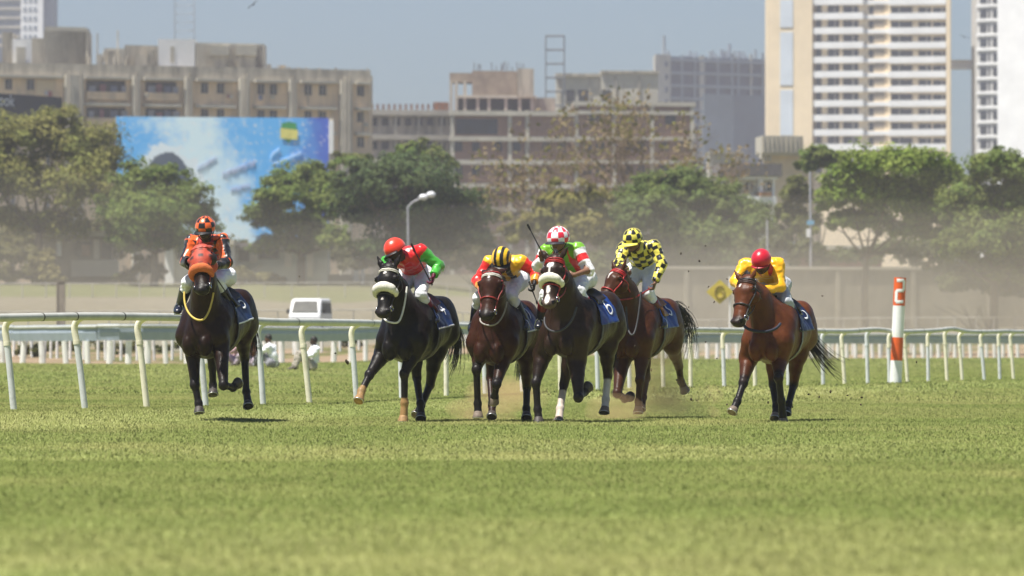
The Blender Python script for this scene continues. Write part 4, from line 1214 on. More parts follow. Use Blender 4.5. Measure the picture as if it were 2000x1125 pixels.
def build_horse(fr, H):
    root = fr.root('racehorse')
    tag(root, H['label'], 'horse', 'racehorses galloping in the race')
    P = {}
    wz, cz = H['withers'], H['croup']
    def zo(x): return (wz - 1.60) * (1 - (0.42 - x) / 0.87) + (cz - 1.57) * ((0.42 - x) / 0.87) if -0.45 < x < 0.42 else ((wz - 1.60) if x >= 0.42 else (cz - 1.57))
    def T(x, y, z): return np.array([x, y, z + zo(x)])
    body = []
    secs = [(.60, 1.09, .21, .24), (.38, 1.19, .29, .385), (.05, 1.145, .315, .325), (-.30, 1.21, .295, .305), (-.58, 1.26, .275, .285), (-.76, 1.25, .16, .18)]
    for (x0, z0, s0, u0), (x1, z1, s1, u1) in zip(secs[:-1], secs[1:]):
        body.append(ecap(T(x0, 0, z0), T(x1, 0, z1), (s0, u0), (s1, u1), k=.06))
    body.append(ecap(T(.46, 0, 1.50), T(.10, 0, 1.45), (.06, .09), (.07, .08), k=.08))          # withers
    body.append(ecap(T(-.30, 0, 1.44), T(-.66, 0, 1.40), (.13, .10), (.10, .10), k=.08))         # croup
    for s in (-1, 1):
        body.append(ball(T(.735, s * .100, .98), (.11, .088, .140), k=.018))
        body.append(ball(T(.54, s * .19, 1.06), (.10, .095, .14), k=.07))                        # pectorals
        body.append(ecap(T(.26, s * .185, 1.36), T(.54, s * .19, 1.12), (.115, .18), (.12, .16), up=(1, 0, .4), k=.08))
        body.append(ecap(T(-.50, s * .14, 1.36), T(-.66, s * .165, 1.12), (.145, .22), (.135, .20), up=(1, 0, 0), k=.06))
    # --- legs
    legs = []; P['legs'] = {}
    for key in ('RF', 'LF'):
        el, kn, fe, ho = [fr.pix(*q) for q in H[key]]
        s = 1 if key == 'LF' else -1
        sh = T(.56, s * .19, 1.08)
        legs.append(ecap(sh, el, (.135, .15), (.118, .13), up=(1, 0, 0), k=.04))
        m = el + (kn - el) * .35
        legs.append(ecap(el, m, (.116, .125), (.086, .094), up=(1, 0, 0), k=.02))
        legs.append(ecap(m, kn, (.086, .094), (.052, .056), up=(1, 0, 0), k=.02))
        legs.append(ball(kn + np.array([.012, 0, 0]), (.060, .062, .068), k=.018))
        legs.append(ecap(kn, fe, (.044, .050), (.040, .046), up=(1, 0, 0), k=.02))
        P['legs'][key] = (el, kn, fe, ho)
    for key in ('RH', 'LH'):
        ho_, fe, hoof = [fr.pix(*q) for q in H[key]]
        s = 1 if key == 'LH' else -1
        hip = T(-.58, s * .14, 1.18)
        st = hip * .52 + ho_ * .48 + np.array([.13, s * .02, .03])
        legs.append(ecap(hip, st, (.15, .21), (.12, .13), up=(1, 0, 0), k=.06))
        m = st + (ho_ - st) * .45
        legs.append(ecap(st, m, (.115, .13), (.080, .094), up=(1, 0, 0), k=.05))
        legs.append(ecap(m, ho_, (.078, .090), (.052, .062), up=(1, 0, 0), k=.03))
        legs.append(ball(ho_ + np.array([-.012, 0, .01]), (.064, .048, .068), k=.025))
        legs.append(ecap(ho_, fe, (.046, .056), (.040, .048), up=(1, 0, 0), k=.02))
        P['legs'][key] = (st, ho_, fe, hoof)
    hooves = {}
    for key, (a, b, fe, ho) in P['legs'].items():
        d = unit(ho - fe)
        cor = ho - d * .065
        legs.append(ball(fe, (.056, .053, .056), k=.015))
        legs.append(ecap(fe, cor, (.042, .042), (.050, .052), k=.015))
        hooves[key] = (cor, ho, d)
    # --- head and neck
    poll, muz = fr.pix(*H['poll']), fr.pix(*H['muzzle'])
    hd = unit(muz - poll); HL = np.linalg.norm(muz - poll)
    want = np.array([1.0, H.get('face', 0.0), .55])
    nrm = unit(want - hd * (want @ hd)); sd = np.cross(nrm, hd)      # sd: the horse's left
    if sd[1] < 0: sd = -sd
    def hp(t, n=0.0, s=0.0): return poll + hd * (t * HL) + nrm * n + sd * s
    P.update(poll=poll, muz=muz, hd=hd, nrm=nrm, sd=sd, HL=HL, hp=hp)
    hs = H.get('head_w', 1.30)
    head = [ecap(hp(.02, -.055), hp(.27, -.06), (.078 * hs, .085), (.100 * hs, .118), up=nrm, k=.03),
            ecap(hp(.27, -.060), hp(.62, -.060), (.100 * hs, .118), (.066 * hs, .082), up=nrm, k=.03),
            ecap(hp(.62, -.060), hp(.90, -.058), (.066 * hs, .082), (.066 * hs, .070), up=nrm, k=.03),
            ball(hp(.945, -.062), (.068 * hs, .062 * hs, .058), k=.03),
            ecap(hp(.80, -.112), hp(.93, -.114), (.040 * hs, .030), (.044 * hs, .028), up=nrm, k=.02)]
    for s in (-1, 1):
        head.append(ball(hp(.33, -.125, s * .055 * hs), .096, k=.03))
        head.append(ball(hp(.245, -.022, s * .092 * hs), (.040), k=.015))                     # brow
        head.append(ecap(hp(.36, -.055, s * .092 * hs), hp(.60, -.060, s * .060 * hs), .020, .014, k=.02))   # cheek ridge
        head.append(ball(hp(.925, -.034, s * .052 * hs), (.034), k=.012))
        e0 = hp(.0, -.03, s * .062 * hs)
        tipd = unit(H.get('ear', np.array([0.1, 0, 1.0])) + sd * s * H.get('earout', .35))
        head.append(ecap(e0 - tipd * .03, e0 + tipd * .07, (.030, .024), (.038, .020), up=nrm, k=.015))
        head.append(ecap(e0 + tipd * .07, e0 + tipd * .175, (.038, .020), (.006, .006), up=nrm, k=.01))
    P['hs'] = hs
    n0 = T(.40, 0, 1.30); n2 = hp(.10, -.12)
    n1 = n0 * .45 + n2 * .55 + np.array([.0, 0, .045])
    upn = np.array([-.6, 0, .8])
    neck = [ecap(n0, n1, (.245, .30), (.135, .20), up=upn, k=.08), ecap(n1, n2, (.125, .195), (.092, .13), up=upn, k=.05),
            ecap(T(.60, 0, 1.14), n1 + np.array([.03, 0, -.03]), (.16, .17), (.105, .13), up=upn, k=.05)]
    prims = body + legs + neck + head
    fld = Field(prims, h=.0125, k=.04)
    V, Q = fld.mesh(2)
    Nv = vnormals(V, Q)
    V = V + Nv * (((vnoise(V * np.array([9, 9, 6]), 41) - .5) * .009 + (vnoise(V * 22, 43) - .5) * .005) * sm(V[:, 2], .55, .9))[:, None]
    # --- colour of the coat
    base = np.array(H['coat']); black = np.array(H.get('points', (.012, .010, .010)))
    n = vnoise(V * 6, 3) * .6 + vnoise(V * 15, 5) * .4
    C = np.tile(base, (len(V), 1)) * (0.75 + .5 * n)[:, None]
    C *= (0.8 + .35 * sm(V[:, 2], .6, 1.5))[:, None] ** 0      # even coat
    for key, (a, b, fe, ho) in P['legs'].items():
        ax = unit(fe - b)
        lp = [ecap(b - ax * .02, fe, .085, .085), ecap(fe, ho, .1, .1)]
        w = sm(-mind(lp, V), -.06, .03)
        up_ = [ecap((a + b) / 2, b, .10, .08)]
        w = np.maximum(w, .55 * sm(-mind(up_, V), -.02, .05) * (1 if key[1] == 'F' else .8))
        if key in H.get('brown_legs', ()): w = w * .35
        C = C * (1 - w[:, None]) + black * w[:, None]
        if key in H.get('socks', {}):
            frac, colr = H['socks'][key]
            s0 = fe + (b - fe) * frac
            w = sm(-mind([ecap(s0, fe, .06, .07), ecap(fe, ho, .08, .09)], V), -.005, .012)
            C = C * (1 - w[:, None]) + np.array(colr) * w[:, None]
    t = (V - poll) @ hd / HL; s_ = (V - poll) @ sd; n_ = (V - poll) @ nrm
    ishead = (mind(head, V) < .03)
    w = sm(t, .78, .93) * ishead * H.get('dark_muzzle', .9)
    C = C * (1 - w[:, None]) + np.array(H.get('muzzle_col', (.014, .012, .012))) * w[:, None]
    w = np.zeros(len(V))
    for (t0, sc, rt, rs) in H.get('white', ()):
        q = ((t - t0) * HL / rt) ** 2 + ((s_ - sc) / rs) ** 2
        w = np.maximum(w, sm(-q, -1.25, -.75) * ishead * (n_ > -.09))
    C = C * (1 - w[:, None]) + np.array([.62, .58, .54]) * w[:, None]
    for s in (-1, 1):
        q = np.linalg.norm((V - hp(.955, -.022, s * .058 * hs)) * np.array([1, 1, 1]), axis=1)
        C[q < .027] = (.003, .003, .003)
        e0 = hp(.0, -.03, s * .055)
    # mouth line
    q = np.abs(n_ + .094); C[(q < .010) & (t > .82) & ishead] *= .35
    bodyo = mesh_np('body', V, Q, coat_mat(), root, True, C)
    # --- hooves
    for key, (cor, ho, d) in hooves.items():
        hb = MB()
        toe = np.array([1, 0, 0]) - d * d[0]; toe = unit(toe); sid = np.cross(d, toe)
        prof = [(.042, -.014), (.054, 0.0), (.063, .04), (.070, .064), (.070, .072), (.0, .072)]
        nn = 18; VV = []
        for r, z in prof:
            for k in range(nn):
                a = 2 * math.pi * k / nn
                f = r * (1.12 if math.cos(a) > 0 else .92)
                VV.append(cor + d * z + toe * (f * math.cos(a) + z * .18) + sid * r * math.sin(a) * .95)
        QQ = [[i * nn + k, i * nn + (k + 1) % nn, (i + 1) * nn + (k + 1) % nn, (i + 1) * nn + k] for i in range(len(prof) - 1) for k in range(nn)]
        hb.add(VV, QQ)
        tan = key in H.get('tan_hooves', ())
        m = mat('hoof_tan', (.34, .20, .085), .7, .25, 30) if tan else mat('hoof_dark', (.06, .05, .045), .6, .3, 30)
        if key in H.get('pale_hooves', ()): m = mat('hoof_pale', (.20, .155, .12), .7, .25, 30)
        hoof_o = hb.build('hoof', m, root, True)
        sh = MB()
        aa = np.linspace(-2.2, 2.2, 17)
        sh.tube([cor + d * .074 + toe * (.065 * math.cos(a) * (1.1 if math.cos(a) > 0 else .92) + .013) + sid * .061 * math.sin(a) for a in aa], .007, 6)
        sh.build('horseshoe', mat('shoe_alu', (.55, .55, .56), .35, .1, 20, metal=.9), hoof_o, True)
    # --- eyes
    for s in (-1, 1):
        eb = MB(); eb.sphere(hp(.262, -.022, s * .1075 * hs), .021, 12, 8)
        eb.build('eye', mat('eye_dark', (.008, .006, .005), .08, .05, 5), root, True)
    # --- mane, forelock
    mb = MB(); rg = np.random.default_rng(H['seed'])
    crest = spline([hp(.0, -.02), hp(.03, -.10) + np.array([-.06, 0, .05]), n1 + np.array([-.15, 0, .13]), n0 + np.array([-.10, 0, .235])], 40)
    for i in range(0 if H.get('no_mane') else 240):
        q = crest[0] + 0
        tt = rg.random() * 38.9; j = int(tt); q = crest[j] + (crest[j + 1] - crest[j]) * (tt - j)
        st0 = fld.out(np.array([q - np.array([0, 0, .10])]), np.array([[-.2, 0, 1.0]]), -.008, .35)[0]
        side = H.get('mane', -1) * (0.5 + rg.random() * .8)
        l = .10 + .09 * rg.random()
        dirw = np.array([-.5 - .5 * rg.random(), side * .35, .45 + rg.normal() * .2])
        pts = [st0, st0 + dirw * l * .4, st0 + dirw * l * .75 + np.array([-.02, side * .03, -.05]), st0 + dirw * l * .9 + np.array([-.05, side * .06, -.10])]
        mb.tube(spline(pts, 6), np.linspace(.006, .0015, 6), 4)
    for i in range(12 if H.get('no_mane') else 50):
        s0 = hp(.01, -.01, rg.normal() * .022)
        pts = [s0, s0 + nrm * .03 + hd * .03 + sd * rg.normal() * .015, s0 + nrm * .015 + hd * (.07 + .05 * rg.random()) + sd * rg.normal() * .03]
        mb.tube(spline(pts, 5), np.linspace(.006, .0015, 5), 4)
    hairm = mat('horse_hair', H.get('hair', (.010, .008, .008)), .42, .3, 40, spec=.5)
    mb.build('mane', hairm, root, True)
    # --- tail
    tb = MB()
    dock = fld.out(np.array([T(-.66, 0, 1.36)]), np.array([[-1.0, 0, .25]]), -.02, .5)[0]
    tips = H['tail']          # list of local offsets (dx, dy, dz): control points of the flying tail
    ctrl = [dock + np.array([.05, 0, .01]), dock + np.array([-.06, 0, .0])] + [dock + np.asarray(q) for q in tips]
    spine = spline(ctrl, 16)
    for i in range(170):
        w = rg.normal(size=3) * np.array([.6, 1.0, 1.0])
        amp = np.linspace(.018, H.get('tail_w', .12), 16)[:, None] * np.linspace(.6, 1.0, 16)[:, None]
        L_ = int(9 + rg.integers(0, 8))
        pts = (spine + w * amp * .55)[:L_]
        pts = pts + (np.array([0, 0, 1.0]) * np.sin(np.linspace(0, 5, 16) + rg.random() * 6)[:, None] * np.linspace(0, .02, 16)[:, None])[:L_]
        tb.tube(pts, np.linspace(.0075, .0018, L_), 4)
    tb.build('tail', hairm, root, True)
    P.update(T=T, fld=fld, root=root, n0=n0, n1=n1, n2=n2, zo=zo, fr=fr, dock=dock)
    return P

# ---- straps that lie on the surface
def strap(P, name, pts, w, th, m, parent=None, closed=False, n=40, build=True, mb=None, flatdir=None):
    """ribbon of half width w following surface points"""
    S = np.asarray(pts, float)
    b = mb or MB()
    b.tube(S, 1.0, 8, True, up=flatdir, flat=(w, th)) if flatdir is not None else b.tube(S, w, 8)
    if build: return b.build(name, m, parent or P['root'], True)

def head_ring(P, t, a0, a1, off=.006, n=28, tilt=0.0, depth=-.062):
    """points round the head at station t; angle 0 = front of the face, +90 = horse's left"""
    A = np.radians(np.linspace(a0, a1, n))
    c = np.array([P['hp'](t + tilt * (1 - math.cos(a)) * .5, depth) for a in A])
    d = np.cos(A)[:, None] * P['nrm'] + np.sin(A)[:, None] * P['sd']
    return P['fld'].out(c, d, off, .22)

def build_bridle(P, B):
    """B: colours of cheek straps, browband; sheepskin noseband; rein end points"""
    fld, hp, root, nrm, sd, hd = P['fld'], P['hp'], P['root'], P['nrm'], P['sd'], P['hd']
    lea = vcol = mat('tack_' + B['name'], B['col'], B.get('rough', .45), .2, 20, spec=.5)
    mb = MB()
    # cheek straps
    for s in (-1, 1):
        pts = []
        for t in np.linspace(.02, .84, 16):
            dd = unit(nrm * .05 + sd * s)
            pts.append(fld.out(np.array([hp(t, -.075)]), np.array([dd]), .004, .2)[0])
        mb.tube(pts, .008, 6)
    # crown and throat lash
    mb.tube(head_ring(P, .04, -105, 105, .004), .010, 6)
    mb.tube(head_ring(P, .22, 60, 300, .004, depth=-.09), .008, 6)
    if B.get('nose', True): mb.tube(head_ring(P, .60, -170, 170, .004), .010, 6)
    br = mb.build('bridle', lea, root, True)
    bb = MB()
    if B.get('brow'):
        bm = mat('browband_' + B['name'], B['brow'], .5, .1, 20)
        bb.tube(head_ring(P, .09, -100, 100, .006), .010, 8)
        bb.tube(head_ring(P, .125, -100, 100, .005), .006, 8)
        bb.build('browband', bm, br, True)
    if B.get('sheep'):
        sb = MB()
        ring = head_ring(P, B.get('sheep_t', .52) - .03, -108, 108, .020, 34, tilt=.13)
        rad = B.get('sheep_r', .052) * 1.02 * np.sin(np.linspace(.22, math.pi - .22, 34)) ** .6
        sb.tube(ring, rad, 16)
        so = sb.build('noseband', sheep_mat(B['sheep'], B['name']), root, True)
        Vn = np.array([v.co for v in so.data.vertices]); Nn = np.array([v.normal for v in so.data.vertices])
        Vn = Vn + Nn * ((vnoise(Vn * 70, 2) - .5) * .008)[:, None]
        so.data.vertices.foreach_set('co', Vn.astype(np.float32).ravel())
    if B.get('hood'):
        hb = MB(); rows = []
        ts_ = np.linspace(-.06, .50, 16); nA = 36
        for t in ts_:
            rows.append(head_ring(P, max(t, 0.0) if t >= 0 else t, -150, 150, .007, nA, depth=-.07))
        hb.add(np.concatenate(rows), [[i * nA + k, i * nA + k + 1, (i + 1) * nA + k + 1, (i + 1) * nA + k] for i in range(15) for k in range(nA - 1)])
        VV = np.concatenate(rows)
        ti = np.repeat(np.arange(16), nA); ki = np.tile(np.arange(nA), 16)
        dark = ((ti % 5 >= 3) & (ki > 9) & (ki < 26) & ((ki // 3) % 2 == 0) & (ti > 3))
        cc = np.where(dark[:, None], np.array([.03, .006, .004]), np.array([.40, .045, .018]))
        ho_ = hb.build('hood', vcol_mat('hood_cloth', rough=.6, sheen=.2, var=.15, scale=40, bump=.3, bscale=120), root, True, cc)
        md = ho_.modifiers.new('thick', 'SOLIDIFY'); md.thickness = .006; md.offset = 1
        for s in (-1, 1):
            cb = MB(); c0 = fld.out(np.array([hp(.30, -.05)]), np.array([unit(sd * s + nrm * .25)]), -.012, .2)[0]
            ax = unit(sd * s * .8 - nrm * .55)
            fw = unit(nrm - ax * (nrm @ ax)); sw = np.cross(ax, fw)
            rw = []
            for q in np.linspace(0, 1, 7):
                r = .085 * math.cos(q * 1.35) ; z = .078 * math.sin(q * 1.35)
                for a in np.linspace(0, 2 * np.pi, 20, endpoint=False):
                    rw.append(c0 + ax * z + fw * r * math.cos(a) * .95 + sw * r * math.sin(a) - hd * 0)
            cb.add(rw, [[i * 20 + k, i * 20 + (k + 1) % 20, (i + 1) * 20 + (k + 1) % 20, (i + 1) * 20 + k] for i in range(6) for k in range(20)])
            cb.build('blinker_cup', mat('blinker', (.025, .014, .011), .5, .3, 30), ho_, True)
    # bit rings
    for s in (-1, 1):
        bt = MB()
        c = fld.out(np.array([hp(.84, -.08)]), np.array([unit(sd * s)]), .008, .2)[0]
        a = np.linspace(0, 2 * np.pi, 17)
        bt.tube([c + (hd * math.cos(q) + nrm * math.sin(q)) * .034 for q in a], .006, 6)
        P['bit%+d' % s] = c
        bt.build('bit_ring', mat('steel', (.6, .6, .62), .25, .1, 10, metal=1.0), br, True)
    return br

def sheep_mat(col, nm):
    return mat('fleece_' + nm, col, .95, .12, 60, spec=.1, bump=.6, bumpscale=160)

def neck_loop(P, name, pts, r, m):
    """cord or strap passing through local points, laid on the coat"""
    S = spline(pts, 30)
    b = MB(); b.tube(S, r, 8); return b.build(name, m, P['root'], True)

def surf_from_axis(P, x, ang, off=.006):
    """point of the trunk at station x and angle (0 = top, + = horse's left)"""
    x = np.atleast_1d(np.asarray(x, float)); ang = np.atleast_1d(np.asarray(ang, float))
    c = np.array([P['T'](q, 0, 1.16) for q in x])
    d = np.stack([np.zeros_like(ang), np.sin(ang), np.cos(ang)], 1)
    return P['fld'].out(c, d, off, .55)

def build_saddle(P, S):
    """saddle cloth with its number, saddle, girth"""
    root = P['root']
    nx, na = 26, 60
    xs = np.linspace(S.get('x1', .22), S.get('x0', -.33), nx); amax = math.radians(S.get('amax', 84))
    an = np.linspace(-amax, amax, na)
    X, A = np.meshgrid(xs, an, indexing='ij')
    rip = .006 * np.sin(X * 34 + A * 3) + .006 * np.sin(A * 11 + X * 9)
    lift = .012 + rip * .8 + .035 * (np.abs(A) / amax) ** 4
    V = surf_from_axis(P, X.ravel(), A.ravel(), 0.0)
    d = np.stack([np.zeros(A.size), np.sin(A.ravel()), np.cos(A.ravel())], 1)
    Vo = V + d * lift.ravel()[:, None]; Vi = Vo - d * .006
    Q = []
    idx = np.arange(nx * na).reshape(nx, na)
    q1 = np.stack([idx[:-1, :-1], idx[:-1, 1:], idx[1:, 1:], idx[1:, :-1]], -1).reshape(-1, 4)
    q2 = q1[:, ::-1] + nx * na
    edge = np.concatenate([idx[:, 0], idx[-1, 1:], idx[-2::-1, -1], idx[0, -2:0:-1], idx[:1, 0]])
    q3 = np.stack([edge[:-1], edge[1:], edge[1:] + nx * na, edge[:-1] + nx * na], 1)
    co = mesh_np('saddle_cloth', np.concatenate([Vo, Vi]), np.concatenate([q1[:, ::-1], q2[:, ::-1], q3[:, ::-1]]), mat('cloth_' + S['name'], S['col'], .38, .2, 10, spec=.5, bump=.2), root)
    # number / border as strips of white lying on the cloth
    def onto(x, a, o=.008):
        i = np.clip((xs[0] - x) / (xs[0] - xs[-1]) * (nx - 1), 0, nx - 1.001); j = np.clip((a + amax) / (2 * amax) * (na - 1), 0, na - 1.001)
        i0, j0 = int(i), int(j); fi, fj = i - i0, j - j0
        G = Vo.reshape(nx, na, 3)
        p = (G[i0, j0] * (1 - fi) * (1 - fj) + G[i0 + 1, j0] * fi * (1 - fj) + G[i0, j0 + 1] * (1 - fi) * fj + G[i0 + 1, j0 + 1] * fi * fj)
        return p + np.array([0, math.sin(a), math.cos(a)]) * o, np.array([0, math.sin(a), math.cos(a)])
    for s in (1, -1):
        nb = MB()
        if S.get('digit'):
            sc = S.get('dsize', .085)
            for stroke in S['digit']:
                pp = spline(stroke, 18) if len(stroke) > 2 else np.array([np.array(stroke[0]) * (1 - q) + np.array(stroke[1]) * q for q in np.linspace(0, 1, 8)])
                pts = []; ups = []
                for (a_, b_) in pp[:, :2]:
                    x = S.get('dx', -.17) - a_ * sc * s
                    ang = math.radians(S.get('dang', 42)) - b_ * sc / .30
                    p, n = onto(x, ang * s)
                    pts.append(p); ups.append(n)
                nb.tube(pts, 1.0, 6, True, up=np.array(ups), flat=(S.get('dw', .013), .003))
        pts = []; ups = []
        for x in np.linspace(xs[0] - .01, xs[-1] + .01, 20):
            p, n = onto(x, s * (amax - .05), .006); pts.append(p); ups.append(n)
        if S.get('border'):
            eb = MB(); eb.tube(pts, 1.0, 6, True, up=np.array(ups), flat=(.009, .003)); eb.build('border', mat('white_print', (.78, .80, .84), .5, .05, 10), co)
        if nb.n: nb.build('number', mat('white_print', (.78, .80, .84), .5, .05, 10), co)
    # saddle
    sb = MB()
    xs2 = np.linspace(.20, -.22, 16); rows = []
    for x in xs2:
        u = (x + .01) / .21
        for a in np.linspace(-1, 1, 17):
            ang = a * math.radians(S.get('flap', 50) if -.06 < x < .18 else 34)
            p = surf_from_axis(P, x, ang, 0)[0]
            h = .035 + .03 * (1 - abs(a)) * abs(u) ** 2
            rows.append(p + np.array([0, math.sin(ang), math.cos(ang)]) * h)
    nr = 17
    sb.add(rows, [[i * nr + k, (i + 1) * nr + k, (i + 1) * nr + k + 1, i * nr + k + 1] for i in range(15) for k in range(nr - 1)])
    so = sb.build('saddle', mat('saddle_' + S['name'], S.get('saddle', (.02, .016, .014)), .35, .2, 14), root, True)
    md = so.modifiers.new('thick', 'SOLIDIFY'); md.thickness = .018; md.offset = -1
    # girth
    gb = MB()
    A = np.linspace(math.radians(55), math.radians(305), 46)
    g = surf_from_axis(P, np.full(46, .13), A, .006)
    ups = np.stack([np.zeros(46), np.sin(A), np.cos(A)], 1)
    gb.tube(g, 1.0, 8, True, up=ups, flat=(.032, .005))
    gb.build('girth', mat('girth_' + S['name'], S.get('girth', (.10, .10, .105)), .7, .2, 20), root, True)
    P['cloth_on'] = onto
    return co
D5 = [[(-.45, .9), (-.1, .9), (.3, .9)], [(-.35, .9), (-.42, .1)], [(-.42, .1), (.1, .2), (.45, -.25), (.2, -.8), (-.4, -.75)]]
D6 = [[(.4, .9), (-.1, .75), (-.45, 0.), (-.35, -.7), (.05, -.9), (.42, -.55), (.3, -.05), (-.05, .08), (-.4, -.2)]]
D2 = [[(-.4, .5), (-.1, .9), (.35, .75), (.35, .3), (-.1, -.3), (-.42, -.85)], [(-.42, -.85), (.45, -.85)]]
D4 = [[(.15, -.95), (.15, .95)], [(.15, .95), (-.45, -.3)], [(-.45, -.3), (.45, -.3)]]
D3 = [[(-.4, .7), (0, .95), (.35, .6), (0, .1)], [(0, .1), (.4, -.3), (.1, -.9), (-.4, -.7)]]
D7 = [[(-.4, .9), (.4, .9)], [(.4, .9), (-.1, -.9)]]

